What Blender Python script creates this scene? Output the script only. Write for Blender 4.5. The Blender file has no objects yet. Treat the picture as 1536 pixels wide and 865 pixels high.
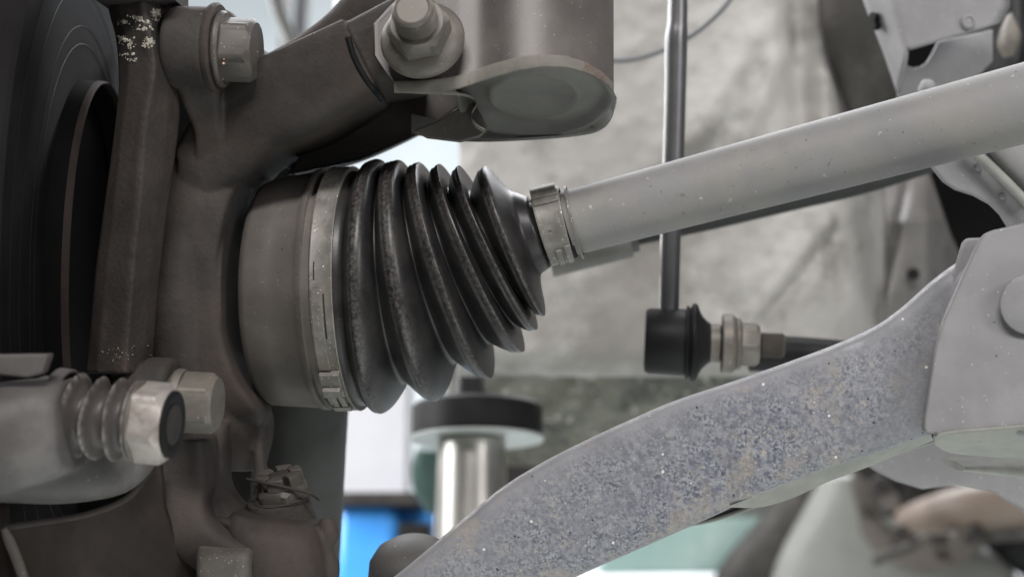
import bpy, bmesh, math, random
import numpy as np
from mathutils import Vector
random.seed(7); rng = np.random.default_rng(7)
S = bpy.context.scene
COL = S.collection
# ------------------------------------------------------------------ camera, world, light
PITCH = math.radians(15.0)
CAMP = np.array([0.0, 0.0, 1.25])
RT = np.array([1.0, 0, 0]); FW = np.array([0, math.cos(PITCH), math.sin(PITCH)]); UP = np.array([0, -math.sin(PITCH), math.cos(PITCH)])
TW = -FW
K = 0.72 / 1536
cd = bpy.data.cameras.new('camera'); cam = bpy.data.objects.new('camera', cd); COL.objects.link(cam)
cam.location = CAMP; cam.rotation_euler = (math.pi / 2 + PITCH, 0, 0)
cd.lens = 50; cd.sensor_width = 36; cd.clip_start = 0.02; cd.clip_end = 60
cd.dof.use_dof = True; cd.dof.focus_distance = 0.500; cd.dof.aperture_fstop = 8.0
S.camera = cam
W = bpy.data.worlds.new('World'); S.world = W; W.use_nodes = True
bg = W.node_tree.nodes['Background']; bg.inputs[0].default_value = (0.96, 0.96, 1.0, 1); bg.inputs[1].default_value = 0.065
S.view_settings.view_transform = 'Standard'; S.view_settings.look = 'None'
S.view_settings.exposure = 0.0; S.view_settings.gamma = 1.0
S.cycles.use_denoising = True
S.cycles.max_bounces = 6

def lamp(name, loc, target, size, power, col=(1, 1, 1)):
    l = bpy.data.lights.new(name, 'AREA'); l.shape = 'RECTANGLE'; l.size, l.size_y = size; l.energy = power; l.color = col
    o = bpy.data.objects.new(name, l); COL.objects.link(o); o.location = loc
    o.rotation_euler = (Vector(target) - Vector(loc)).to_track_quat('-Z', 'Y').to_euler()
    return o
lamp('key_lamp', (-0.10, -0.85, 2.25), (0.10, 0.55, 1.40), (0.75, 0.22), 21, (1.0, 0.97, 0.95))
lamp('side_lamp', (1.2, -0.9, 1.75), (0.20, 0.6, 1.35), (0.6, 0.45), 10.5, (1.0, 0.97, 0.985))
lamp('floor_bounce_lamp', (0.5, 0.35, 0.35), (0.15, 0.6, 1.35), (1.6, 1.2), 7.5, (0.95, 1.0, 0.965))
lamp('shop_lamp', (0.3, 2.6, 3.6), (-0.2, 4.2, 1.6), (3.0, 1.2), 380, (0.96, 0.97, 1.0))
lamp('carriage_fill_light', (-1.0, 0.75, 1.9), (-0.15, 1.5, 1.15), (0.6, 0.9), 24, (0.98, 0.98, 1.0))  # added fill aimed at the blue carriage, no such fixture stands there
lamp('arch_fill_light', (-0.55, 1.25, 1.85), (0.25, 0.8, 1.45), (0.5, 0.5), 7, (1.0, 0.98, 0.95))  # added light that grades the arch panel, no fixture is there
lamp('arm_rim_light', (0.22, 0.62, 1.82), (0.14, 0.55, 1.3), (0.45, 0.12), 1.2, (0.96, 0.98, 1.0))  # added rim light for the arm's top edge, unseen above the frame

# ------------------------------------------------------------------ helpers
def P(px, py, d):
    return CAMP + d * (FW + RT * ((px - 768) * K) + UP * ((432.5 - py) * K))
def u(d):                       # metres that one photo pixel spans at distance d
    return K * d
def nz(v):
    return v / np.linalg.norm(v)
def cv(r, up, tw):              # direction from its rightward, upward and towards-us share
    return nz(RT * r + UP * up + TW * tw)

def base_loc(v): return np.array(v, float)
def thing(name, label, cat, loc, group=None, kind=None):
    o = bpy.data.objects.new(name, None); COL.objects.link(o)
    o.location = Vector(loc); o.empty_display_size = 0.02
    o['label'] = label
    if cat: o['category'] = cat
    if group: o['group'] = group
    if kind: o['kind'] = kind
    o['_w'] = [float(x) for x in loc]
    return o
def wl(o):
    return np.array(o['_w']) if o is not None and '_w' in o else np.zeros(3)
def mk(name, V, Fc, mat, parent=None, sharp=40, label=None, smooth=True, bevel=None, loc=None, solid=None):
    V = np.asarray(V, float)
    off = wl(parent) if parent is not None else (V.mean(0) if loc is None else np.array(loc, float))
    me = bpy.data.meshes.new(name)
    me.from_pydata([tuple(p) for p in (V - off)], [], Fc)
    bm = bmesh.new(); bm.from_mesh(me)
    bmesh.ops.recalc_face_normals(bm, faces=bm.faces); bm.to_mesh(me); bm.free()
    me.polygons.foreach_set('use_smooth', [smooth] * len(me.polygons))
    if smooth and sharp: me.set_sharp_from_angle(angle=math.radians(sharp))
    me.materials.append(mat)
    o = bpy.data.objects.new(name, me); COL.objects.link(o)
    if parent is not None: o.parent = parent
    else: o.location = Vector(off)
    o['_w'] = [float(x) for x in off]
    if label: o['label'] = label
    if solid:
        m = o.modifiers.new('thickness', 'SOLIDIFY'); m.thickness = solid; m.offset = -1
    if bevel:
        m = o.modifiers.new('bevel', 'BEVEL'); m.width = bevel; m.segments = 3; m.limit_method = 'ANGLE'; m.angle_limit = math.radians(35); m.use_clamp_overlap = True
        m.harden_normals = False
    return o
def tag(o, label, cat, group=None, kind=None):
    o['label'] = label
    if cat: o['category'] = cat
    if group: o['group'] = group
    if kind: o['kind'] = kind
    return o

def ring(top, bot, d, tilt=6.0):
    """circle whose top and bottom show at those photo points; its axis leans towards us by tilt degrees as it runs right"""
    a, b = P(*top, d), P(*bot, d); C = (a + b) / 2; e1 = (a - b) / 2; r = np.linalg.norm(e1)
    n = nz(np.cross(FW, e1) * -1)
    if n @ RT < 0: n = -n
    t = math.radians(tilt); ax = n * math.cos(t) + TW * math.sin(t)
    e2 = nz(np.cross(e1, ax)) * r
    if e2 @ TW < 0: e2 = -e2
    return np.array([C, e1, e2])
def rlerp(a, b, t, rad=None):
    r = a + (b - a) * t
    if rad is not None:
        for k in (1, 2): r[k] = a[k] + (b[k] - a[k]) * rad
    return r
def rscale(a, s, shift=0):
    r = a.copy(); ax = nz(np.cross(r[2], r[1]));
    if ax @ RT < 0: ax = -ax
    r[1] = r[1] * s; r[2] = r[2] * s; r[0] = r[0] + ax * shift; return r
def skin(rings, n=96, caps=True, wob=None):
    V = []; th = np.linspace(0, 2 * math.pi, n, endpoint=False)
    for k, r in enumerate(rings):
        w = 1.0 if wob is None else wob(k, th)[:, None]
        V.append(r[0] + (np.sin(th)[:, None] * r[1] + np.cos(th)[:, None] * r[2]) * w)
    V = np.concatenate(V); F = []
    for k in range(len(rings) - 1):
        for i in range(n):
            j = (i + 1) % n
            F.append((k * n + i, k * n + j, (k + 1) * n + j, (k + 1) * n + i))
    if caps:
        F.append(tuple(range(n))); F.append(tuple(range((len(rings) - 1) * n, len(rings) * n)))
    return V, F
def band_patch(ra, rb, s0, s1, th0, th1, h0, h1, n=10):
    """raised piece on a band between two rings; th in degrees, 0 faces us, +90 top; h metres above the band"""
    V = []; F = []
    rows = []
    for t in np.linspace(math.radians(th0), math.radians(th1), n):
        row = []
        for s, h in ((s0, h0), (s0, h1), (s1, h1), (s1, h0)):
            r = rlerp(ra, rb, s); dirv = nz(math.sin(t) * r[1] + math.cos(t) * r[2])
            row.append(r[0] + math.sin(t) * r[1] + math.cos(t) * r[2] + dirv * h)
        rows.append(row)
    for row in rows: V += row
    for k in range(n - 1):
        for i in range(4):
            j = (i + 1) % 4; F.append((4 * k + i, 4 * k + j, 4 * k + 4 + j, 4 * k + 4 + i))
    F.append((0, 1, 2, 3)); F.append((4 * n - 4, 4 * n - 3, 4 * n - 2, 4 * n - 1))
    return np.array(V), F
def frame(n, hint=None):
    n = nz(n); h = UP if hint is None else hint
    e1 = nz(h - n * (h @ n)); e2 = np.cross(n, e1); return e1, e2, n
def lathe(C, n, prof, segs=48, rf=None, caps=True, hint=None):
    e1, e2, n = frame(n, hint); V = []; th = np.linspace(0, 2 * math.pi, segs, endpoint=False)
    for k, (s, r) in enumerate(prof):
        rr = np.full(segs, r) if rf is None else rf(k, s, r, th)
        ss = np.full(segs, s)
        if isinstance(rr, tuple): rr, ss = rr
        V.append(C + n * ss[:, None] + (np.cos(th) * rr)[:, None] * e1 + (np.sin(th) * rr)[:, None] * e2)
    V = np.concatenate(V); F = []; m = len(prof)
    for k in range(m - 1):
        for i in range(segs):
            j = (i + 1) % segs; F.append((k * segs + i, k * segs + j, (k + 1) * segs + j, (k + 1) * segs + i))
    if caps: F.append(tuple(range(segs))); F.append(tuple(range((m - 1) * segs, m * segs)))
    return V, F
def hexhead(C, n, ap, H, dish=0.0, rot=0.0, hint=None):
    """hexagon head, apothem ap, height H, corners chamfered by a cone"""
    segs = 72; e1, e2, n = frame(n, hint); th = np.linspace(0, 2 * math.pi, segs, endpoint=False)
    h = ap / np.cos((np.mod(th + rot, math.pi / 3)) - math.pi / 6); h = np.minimum(h, ap * 1.13)
    rc = ap * 0.95; V = []
    rows = [(h, np.zeros(segs)), (h, H - .0006 - np.maximum(0, h - rc) * 0.8), (np.minimum(h, rc) * 0.985, np.full(segs, H)), (np.full(segs, ap * 0.86), np.full(segs, H)),
            (np.full(segs, ap * 0.78), np.full(segs, H - dish)), (np.full(segs, ap * 0.2), np.full(segs, H - dish * 1.1))]
    for r, s in rows:
        V.append(C + n * s[:, None] + (np.cos(th) * r)[:, None] * e1 + (np.sin(th) * r)[:, None] * e2)
    V = np.concatenate(V); F = []
    for k in range(len(rows) - 1):
        for i in range(segs):
            j = (i + 1) % segs; F.append((k * segs + i, k * segs + j, (k + 1) * segs + j, (k + 1) * segs + i))
    F.append(tuple(range(segs))); F.append(tuple(range((len(rows) - 1) * segs, len(rows) * segs)))
    return V, F
def catmull(pts, m):
    pts = np.array(pts, float); n = len(pts); out = []
    for i in range(n - 1):
        p0 = pts[max(i - 1, 0)]; p1 = pts[i]; p2 = pts[i + 1]; p3 = pts[min(i + 2, n - 1)]
        for k in range(m):
            t = k / m
            out.append(0.5 * ((2 * p1) + (-p0 + p2) * t + (2 * p0 - 5 * p1 + 4 * p2 - p3) * t * t + (-p0 + 3 * p1 - 3 * p2 + p3) * t ** 3))
    out.append(pts[-1]); return np.array(out)
def tube(path, rad, n=24, m=8, smooth=True):
    path = np.array(path, float); rad = np.broadcast_to(np.array(rad, float), (len(path),))
    q = np.concatenate([path, rad[:, None]], 1)
    if smooth and len(path) > 2: q = catmull(q, m)
    pts, rr = q[:, :3], q[:, 3]; V = []; e = None
    for i in range(len(pts)):
        t = nz(pts[min(i + 1, len(pts) - 1)] - pts[max(i - 1, 0)])
        if e is None: e = nz(np.cross(t, FW if abs(t @ FW) < .9 else UP))
        e = nz(e - t * (e @ t)); f = np.cross(t, e)
        th = np.linspace(0, 2 * math.pi, n, endpoint=False)
        V.append(pts[i] + rr[i] * (np.cos(th)[:, None] * e + np.sin(th)[:, None] * f))
    V = np.concatenate(V); F = []
    for k in range(len(pts) - 1):
        for i in range(n):
            j = (i + 1) % n; F.append((k * n + i, k * n + j, (k + 1) * n + j, (k + 1) * n + i))
    F.append(tuple(range(n))); F.append(tuple(range((len(pts) - 1) * n, len(pts) * n)))
    return V, F
def slab(secs, e=4.0, n=40, m=6):
    """loft of rounded-box sections; each (x1,y1,x2,y2,distance,half depth in m)"""
    q = catmull(secs, m) if len(secs) > 2 else np.array(secs, float)
    V = []; th = np.linspace(0, 2 * math.pi, n, endpoint=False)
    c = np.sign(np.cos(th)) * np.abs(np.cos(th)) ** (2 / e); s = np.sign(np.sin(th)) * np.abs(np.sin(th)) ** (2 / e)
    for x1, y1, x2, y2, d, hd in q:
        a, b = P(x1, y1, d), P(x2, y2, d); C = (a + b) / 2; w = (b - a) / 2
        V.append(C + c[:, None] * w + s[:, None] * FW * hd)
    V = np.concatenate(V); F = []
    for k in range(len(q) - 1):
        for i in range(n):
            j = (i + 1) % n; F.append((k * n + i, k * n + j, (k + 1) * n + j, (k + 1) * n + i))
    F.append(tuple(range(n))); F.append(tuple(range((len(q) - 1) * n, len(q) * n)))
    return V, F
def prism(outline, dep, thick, push=FW):
    """solid plate with that outline; dep is a distance or a function of the photo point"""
    f = dep if callable(dep) else (lambda x, y: dep)
    A = np.array([P(x, y, f(x, y)) for x, y in outline]); B = A + push * thick; n = len(A)
    V = np.concatenate([A, B]); F = [tuple(range(n)), tuple(range(2 * n - 1, n - 1, -1))]
    for i in range(n): j = (i + 1) % n; F.append((i, n + i, n + j, j))
    return V, F
def sheet(grid):
    g = np.array(grid, float); a, b = g.shape[:2]; F = []
    for i in range(a - 1):
        for j in range(b - 1):
            F.append((i * b + j, i * b + j + 1, (i + 1) * b + j + 1, (i + 1) * b + j))
    return g.reshape(-1, 3), F
def box(c, s, rot=0):
    V = []
    cr, sr = math.cos(rot), math.sin(rot)
    for z in (-1, 1):
        for x, y in ((-1, -1), (1, -1), (1, 1), (-1, 1)):
            X, Y = x * s[0] / 2, y * s[1] / 2
            V.append((c[0] + X * cr - Y * sr, c[1] + X * sr + Y * cr, c[2] + z * s[2] / 2))
    F = [(0, 1, 2, 3), (4, 5, 6, 7), (0, 1, 5, 4), (1, 2, 6, 5), (2, 3, 7, 6), (3, 0, 4, 7)]
    return np.array(V), F
def join(*vf):
    V = []; F = []; n = 0
    for v, f in vf:
        V.append(v); F += [tuple(i + n for i in q) for q in f]; n += len(v)
    return np.concatenate(V), F
def fuse(pieces, voxel, smooth=6):
    """one continuous casting from overlapping solids, its joins filleted"""
    V, F = join(*pieces); me = bpy.data.meshes.new('tmp'); me.from_pydata([tuple(p) for p in V], [], F)
    bm = bmesh.new(); bm.from_mesh(me); bmesh.ops.recalc_face_normals(bm, faces=bm.faces); bm.to_mesh(me); bm.free()
    o = bpy.data.objects.new('tmp', me); COL.objects.link(o)
    r = o.modifiers.new('r', 'REMESH'); r.mode = 'VOXEL'; r.voxel_size = voxel
    if smooth: s = o.modifiers.new('s', 'SMOOTH'); s.iterations = smooth; s.factor = 0.6
    dg = bpy.context.evaluated_depsgraph_get(); m2 = o.evaluated_get(dg).to_mesh()
    nv = len(m2.vertices); co = np.empty(nv * 3); m2.vertices.foreach_get('co', co)
    Fo = [tuple(p.vertices) for p in m2.polygons]; co = co.reshape(-1, 3)
    o.evaluated_get(dg).to_mesh_clear(); bpy.data.objects.remove(o); bpy.data.meshes.remove(me)
    return co, Fo
def vnoise(seed, scale):
    """smooth value noise of a point, -1..1"""
    g = np.random.default_rng(seed).uniform(-1, 1, (32, 32))
    def f(x, y):
        x = x / scale; y = y / scale; i, j = int(math.floor(x)), int(math.floor(y)); a, b = x - i, y - j
        a = a * a * (3 - 2 * a); b = b * b * (3 - 2 * b); q = lambda p, r: g[p % 32, r % 32]
        return (q(i, j) * (1 - a) + q(i + 1, j) * a) * (1 - b) + (q(i, j + 1) * (1 - a) + q(i + 1, j + 1) * a) * b
    return f

# ------------------------------------------------------------------ materials
def srgb(r, g, b):
    f = lambda c: (c / 255 / 12.92) if c / 255 <= 0.04045 else ((c / 255 + 0.055) / 1.055) ** 2.4
    return (f(r), f(g), f(b), 1)
def mat(name, c1, c2, rough=0.7, metal=0.0, scale=60, bump=(900, 0.00012, 0.35), c3=None, m3=(25, 0.5, 0.62), spec=None, dust=None, coat=0, rvar=0.1, stretch=None, ior=None, vor=None):
    """c1/c2 mixed by a fine noise, c3 laid over it in patches m3=(scale, lo, hi), spec=(scale, lo, hi, colour) small grains, dust=(colour, amount) by the mesh's dust layer"""
    m = bpy.data.materials.new(name); m.use_nodes = True; nt = m.node_tree; N = nt.nodes; L = nt.links
    b = N['Principled BSDF']; b.inputs['Metallic'].default_value = metal
    if ior: b.inputs['Specular IOR Level'].default_value = ior
    tc = N.new('ShaderNodeTexCoord'); src = tc.outputs['Object']
    if stretch:
        mp = N.new('ShaderNodeMapping'); mp.inputs['Scale'].default_value = stretch; L.new(src, mp.inputs[0]); src = mp.outputs[0]
    def noise(sc, det=5, ro=0.6):
        n = N.new('ShaderNodeTexNoise'); n.inputs['Scale'].default_value = sc; n.inputs['Detail'].default_value = det; n.inputs['Roughness'].default_value = ro
        L.new(src, n.inputs['Vector']); return n.outputs['Fac']
    def rng_(fac, lo, hi):
        r = N.new('ShaderNodeMapRange'); r.interpolation_type = 'SMOOTHSTEP'; r.inputs[1].default_value = lo; r.inputs[2].default_value = hi; L.new(fac, r.inputs[0]); return r.outputs[0]
    def mix(f, a, c):
        x = N.new('ShaderNodeMix'); x.data_type = 'RGBA'
        if isinstance(f, float): x.inputs[0].default_value = f
        else: L.new(f, x.inputs[0])
        for s, v in ((x.inputs[6], a), (x.inputs[7], c)):
            if isinstance(v, tuple): s.default_value = v
            else: L.new(v, s)
        return x.outputs[2]
    n1 = noise(scale)
    col = mix(rng_(n1, 0.3, 0.7), c1, c2)
    if c3: col = mix(rng_(noise(m3[0], 8, 0.65), m3[1], m3[2]), col, c3)
    for sp in ([spec] if isinstance(spec, tuple) else (spec or [])):
        f = rng_(noise(sp[0], 3, 0.5), sp[1], sp[2])
        if len(sp) > 4:     # grains only inside patches
            mm = N.new('ShaderNodeMath'); mm.operation = 'MULTIPLY'; L.new(f, mm.inputs[0]); L.new(rng_(noise(sp[4], 4, 0.6), sp[5], sp[6]), mm.inputs[1]); f = mm.outputs[0]
        col = mix(f, col, sp[3])
    for vo in (vor or []):    # round droplets or chips: (scale, radius, share of cells, colour)
        v = N.new('ShaderNodeTexVoronoi'); v.inputs['Scale'].default_value = vo[0]; L.new(src, v.inputs['Vector'])
        r1 = N.new('ShaderNodeMapRange'); r1.inputs[1].default_value = vo[1]; r1.inputs[2].default_value = vo[1] * .6; L.new(v.outputs['Distance'], r1.inputs[0])
        sx = N.new('ShaderNodeSeparateColor'); L.new(v.outputs['Color'], sx.inputs[0])
        r2 = N.new('ShaderNodeMath'); r2.operation = 'LESS_THAN'; r2.inputs[1].default_value = vo[2]; L.new(sx.outputs[0], r2.inputs[0])
        mm = N.new('ShaderNodeMath'); mm.operation = 'MULTIPLY'; L.new(r1.outputs[0], mm.inputs[0]); L.new(r2.outputs[0], mm.inputs[1])
        col = mix(mm.outputs[0], col, vo[3])
    if dust:
        at = N.new('ShaderNodeAttribute'); at.attribute_name = 'dust'
        mm = N.new('ShaderNodeMath'); mm.operation = 'MULTIPLY'; L.new(at.outputs['Fac'], mm.inputs[0]); L.new(rng_(noise(dust[1], 4, 0.7), 0.38, 0.66), mm.inputs[1])
        col = mix(mm.outputs[0], col, dust[0])
    L.new(col, b.inputs['Base Color'])
    r = N.new('ShaderNodeMapRange'); r.inputs[3].default_value = rough - rvar; r.inputs[4].default_value = min(1, rough + rvar); L.new(n1, r.inputs[0]); L.new(r.outputs[0], b.inputs['Roughness'])
    if bump:
        bl = bump if isinstance(bump, list) else [bump]; prev = None
        for sc, dist, st in bl:
            bn = N.new('ShaderNodeBump'); bn.inputs['Strength'].default_value = st; bn.inputs['Distance'].default_value = dist
            L.new(noise(sc, 6, 0.65), bn.inputs['Height'])
            if prev: L.new(prev, bn.inputs['Normal'])
            prev = bn.outputs[0]
        L.new(prev, b.inputs['Normal'])
    return m
g = lambda v, w=1.0, c=1.0: (v * w, v, v * c, 1)
M_cast = mat('cast_iron_brown', (0.040, 0.0355, 0.033, 1), (0.064, 0.057, 0.053, 1), 0.6, 0, 45, [(420, 0.0006, 0.6), (1500, 0.00015, 0.7)], (0.070, 0.055, 0.047, 1), (22, .46, .70), spec=[(1500, .70, .76, (.12, .11, .10, 1))], ior=.18)
M_cast_light = mat('dusty_cast_iron', (0.10, 0.09, 0.08, 1), (0.15, 0.137, 0.12, 1), 0.72, 0, 60, [(600, 0.0003, 0.4)], (0.12, 0.10, 0.088, 1), (30, .5, .65), spec=(1400, .66, .72, (.5, .48, .45, 1)))
M_crust = mat('salt_crusted_iron', (0.030, 0.024, 0.021, 1), (0.045, 0.037, 0.032, 1), 0.75, 0, 60, [(400, 0.0005, 0.5)], (0.055, 0.045, 0.04, 1), (22, .5, .7), ior=.18)
M_housing = mat('dusty_steel_housing', (0.108, 0.097, 0.087, 1), (0.148, 0.134, 0.122, 1), 0.5, 0.1, 40, [(1200, 0.00006, 0.3)], (0.18, 0.16, 0.14, 1), (22, .48, .72), spec=[(1300, .69, .73, (.34, .32, .3, 1)), (700, .285, .25, (.06, .04, .035, 1))])
M_rubber = mat('dusty_black_rubber', (0.013, 0.0125, 0.013, 1), (0.027, 0.0255, 0.025, 1), 0.40, 0, 70, [(1300, 0.0001, 0.3)], (0.036, 0.034, 0.032, 1), (40, .5, .72), dust=((0.11, 0.10, 0.092, 1), 700), spec=(1900, .69, .74, (.16, .15, .14, 1)))
M_clampm = mat('dull_zinc_band', (0.165, 0.154, 0.138, 1), (0.26, 0.248, 0.225, 1), 0.5, 0.2, 160, [(700, 0.0001, 0.3)], (0.22, 0.20, 0.17, 1), (70, .52, .66), spec=[(1200, .66, .71, (.75, .74, .7, 1)), (800, .3, .26, (.08, .05, .035, 1))])
M_shaft = mat('grey_painted_shaft', (0.215, 0.213, 0.212, 1), (0.265, 0.262, 0.26, 1), 0.62, 0.0, 30, [(1000, 0.00008, 0.45), (70, .0006, .15)], (0.285, 0.272, 0.25, 1), (24, .46, .70), spec=[(420, .675, .73, (.19, .18, .165, 1)), (300, .70, .74, (.42, .42, .41, 1)), (160, .70, .73, (.36, .36, .36, 1)), (1200, .72, .75, (.50, .49, .47, 1)), (430, .27, .245, (.06, .055, .05, 1))], stretch=(1, 1, 1))
def arm_mat():
    m = bpy.data.materials.new('pitted_blue_grey_arm'); m.use_nodes = True; nt = m.node_tree; N = nt.nodes; L = nt.links; b = N['Principled BSDF']
    tc = N.new('ShaderNodeTexCoord')
    def noise(sc, det=4, ro=.6):
        n = N.new('ShaderNodeTexNoise'); n.inputs['Scale'].default_value = sc; n.inputs['Detail'].default_value = det; n.inputs['Roughness'].default_value = ro; L.new(tc.outputs['Object'], n.inputs['Vector']); return n.outputs['Fac']
    def mr(f, a, c, x=0., y=1.):
        r = N.new('ShaderNodeMapRange'); r.interpolation_type = 'SMOOTHSTEP'; r.inputs[1].default_value = a; r.inputs[2].default_value = c; r.inputs[3].default_value = x; r.inputs[4].default_value = y; L.new(f, r.inputs[0]); return r.outputs[0]
    def mul(a, c):
        r = N.new('ShaderNodeMath'); r.operation = 'MULTIPLY'
        for k, v in enumerate((a, c)):
            if isinstance(v, float): r.inputs[k].default_value = v
            else: L.new(v, r.inputs[k])
        return r.outputs[0]
    def mix(f, a, c):
        x = N.new('ShaderNodeMix'); x.data_type = 'RGBA'; L.new(f, x.inputs[0])
        for s_, v in ((x.inputs[6], a), (x.inputs[7], c)):
            if isinstance(v, tuple): s_.default_value = v
            else: L.new(v, s_)
        return x.outputs[2]
    at = N.new('ShaderNodeAttribute'); at.attribute_name = 'dust'; grit = at.outputs['Fac']
    patch = mr(noise(26, 6, .65), .34, .58, .5, 1.0); gm = mul(grit, patch)
    smooth = mix(mr(noise(50), .3, .7), (.245, .247, .268, 1), (.305, .303, .318, 1))
    fine = mix(mr(noise(900, 3, .6), .34, .64), (.060, .070, .105, 1), (.37, .38, .41, 1))
    mid = mix(mr(noise(420, 4, .65), .34, .66), (.11, .122, .165, 1), (.34, .345, .37, 1))
    gcol = mix(mr(noise(120, 4), .40, .60), fine, mid)
    gcol = mix(mr(noise(1100, 2), .68, .73), gcol, (.72, .72, .74, 1))
    gcol = mix(mul(mr(noise(560, 2), .60, .66), mr(noise(60), .45, .6)), gcol, (.46, .40, .34, 1))
    col = mix(gm, smooth, gcol)
    col = mix(mul(mr(noise(34, 8, .75), .53, .61), .5), col, (.38, .335, .285, 1))
    col = mix(mul(mr(noise(90, 8, .8), .60, .66), .6), col, (.36, .32, .28, 1))
    v = N.new('ShaderNodeTexVoronoi'); v.inputs['Scale'].default_value = 420; L.new(tc.outputs['Object'], v.inputs['Vector'])
    sp = N.new('ShaderNodeSeparateColor'); L.new(v.outputs['Color'], sp.inputs[0])
    th = N.new('ShaderNodeMath'); th.operation = 'LESS_THAN'; th.inputs[1].default_value = .03; L.new(sp.outputs[0], th.inputs[0])
    col = mix(mul(mr(v.outputs['Distance'], .26, .16), th.outputs[0]), col, (.78, .77, .75, 1))
    th2 = N.new('ShaderNodeMath'); th2.operation = 'LESS_THAN'; th2.inputs[1].default_value = .05; L.new(sp.outputs[1], th2.inputs[0])
    col = mix(mul(mr(v.outputs['Distance'], .22, .14), th2.outputs[0]), col, (.05, .05, .055, 1))
    L.new(col, b.inputs['Base Color']); L.new(mr(noise(400), .3, .7, .42, .75), b.inputs['Roughness'])
    b1 = N.new('ShaderNodeBump'); b1.inputs['Distance'].default_value = .0005; L.new(noise(750, 5, .6), b1.inputs['Height']); L.new(mr(gm, 0, 1, .15, .85), b1.inputs['Strength'])
    b2 = N.new('ShaderNodeBump'); b2.inputs['Distance'].default_value = .0006; b2.inputs['Strength'].default_value = .3; L.new(noise(60, 5, .6), b2.inputs['Height']); L.new(b1.outputs[0], b2.inputs['Normal']); L.new(b2.outputs[0], b.inputs['Normal'])
    return m
M_arm = arm_mat()
M_armpaint = mat('grey_primer_bracket', (0.25, 0.247, 0.252, 1), (0.30, 0.296, 0.301, 1), 0.55, 0.0, 60, [(900, 0.00007, 0.3)], (0.315, 0.315, 0.33, 1), (30, .5, .8), spec=[(900, .70, .73, (.6, .6, .62, 1)), (500, .25, .225, (.08, .075, .07, 1))])
M_flange = mat('pale_green_lit_flange', (0.27, 0.275, 0.25, 1), (0.345, 0.35, 0.32, 1), 0.65, 0, 90, [(700, 0.0001, 0.3)], (0.28, 0.27, 0.24, 1), (40, .56, .7))  # pale green floor light on the undersides put into the colour
M_strut = mat('brown_grey_strut_steel', (0.070, 0.061, 0.056, 1), (0.105, 0.093, 0.086, 1), 0.42, 0.1, 35, [(900, 0.0001, 0.35)], (0.13, 0.116, 0.106, 1), (20, .5, .7), spec=[(1200, .70, .74, (.35, .33, .3, 1))])
M_strutedge = mat('weathered_bracket_edge', (0.15, 0.14, 0.12, 1), (0.22, 0.207, 0.18, 1), 0.65, 0, 120, [(900, 0.0001, 0.4)], (0.15, 0.11, 0.09, 1), (60, .55, .65))
M_cap = mat('grey_green_cap', (0.13, 0.13, 0.12, 1), (0.175, 0.176, 0.163, 1), 0.62, 0, 50, [(700, 0.0001, 0.3)], (0.15, 0.145, 0.13, 1), (30, .55, .7))
M_nut = mat('tarnished_nut', (0.12, 0.108, 0.093, 1), (0.175, 0.16, 0.138, 1), 0.5, 0.2, 70, [(1000, 0.0001, 0.35)], (0.20, 0.18, 0.155, 1), (60, .52, .68), spec=(1100, .7, .74, (.42, .38, .34, 1)))
M_boltdark = mat('dull_bolt', (0.085, 0.075, 0.066, 1), (0.115, 0.104, 0.092, 1), 0.5, 0.2, 60, [(1000, 0.0001, 0.3)], None, spec=[(420, .69, .72, (.62, .50, .43, 1)), (1300, .69, .72, (.45, .43, .4, 1))])
M_bright = mat('worn_zinc_bolt', (0.36, 0.32, 0.295, 1), (0.46, 0.42, 0.39, 1), 0.42, 0.35, 160, [(500, 0.0003, 0.5)], (0.24, 0.21, 0.18, 1), (60, .54, .68))
M_pinboot = mat('grey_brown_pin_boot', (0.062, 0.054, 0.050, 1), (0.088, 0.078, 0.072, 1), 0.45, 0, 60, [(900, 0.0001, 0.3)], dust=((0.26, 0.24, 0.23, 1), 500))
M_caliper = mat('grey_cast_caliper', (0.072, 0.066, 0.063, 1), (0.112, 0.104, 0.100, 1), 0.6, 0.05, 50, [(350, 0.0004, 0.35)], (0.155, 0.146, 0.141, 1), (28, .50, .68), spec=(900, .72, .76, (.35, .34, .33, 1)))
M_black = mat('black_rubber', (0.009, 0.009, 0.0095, 1), (0.015, 0.015, 0.0155, 1), 0.5, 0, 40, [(900, 0.0001, 0.3)], ior=.18)
M_score = mat('scored_steel', (0.013, 0.012, 0.0125, 1), (0.020, 0.0185, 0.019, 1), .6, 0.0, 40, None, ior=.2)
M_void = mat('gap_shade_black', (0.004, 0.004, 0.004, 1), (0.006, 0.006, 0.006, 1), .8, 0, 40, None, ior=.05)  # near black that paints the shade inside gaps and hollows
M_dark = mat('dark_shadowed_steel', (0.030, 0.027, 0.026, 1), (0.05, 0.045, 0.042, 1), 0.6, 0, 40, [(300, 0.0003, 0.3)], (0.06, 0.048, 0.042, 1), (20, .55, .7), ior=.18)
M_disc = mat('dark_brake_disc', (0.009, 0.0083, 0.009, 1), (0.015, 0.014, 0.0145, 1), 0.65, 0.0, 40, None, ior=.08)
M_rust = mat('rusty_disc_hat', (0.022, 0.016, 0.0145, 1), (0.034, 0.025, 0.022, 1), 0.8, 0, 60, [(400, 0.0004, 0.4)], ior=.18)
M_body = mat('grey_underseal', (0.385, 0.37, 0.35, 1), (0.46, 0.446, 0.426, 1), 0.62, 0, 14, [(60, 0.0016, 0.4), (260, 0.0006, 0.5)], (0.285, 0.27, 0.25, 1), (11, .47, .66), spec=[(34, .54, .76, (.23, .215, .195, 1)), (320, .68, .74, (.50, .49, .47, 1))])
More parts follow.
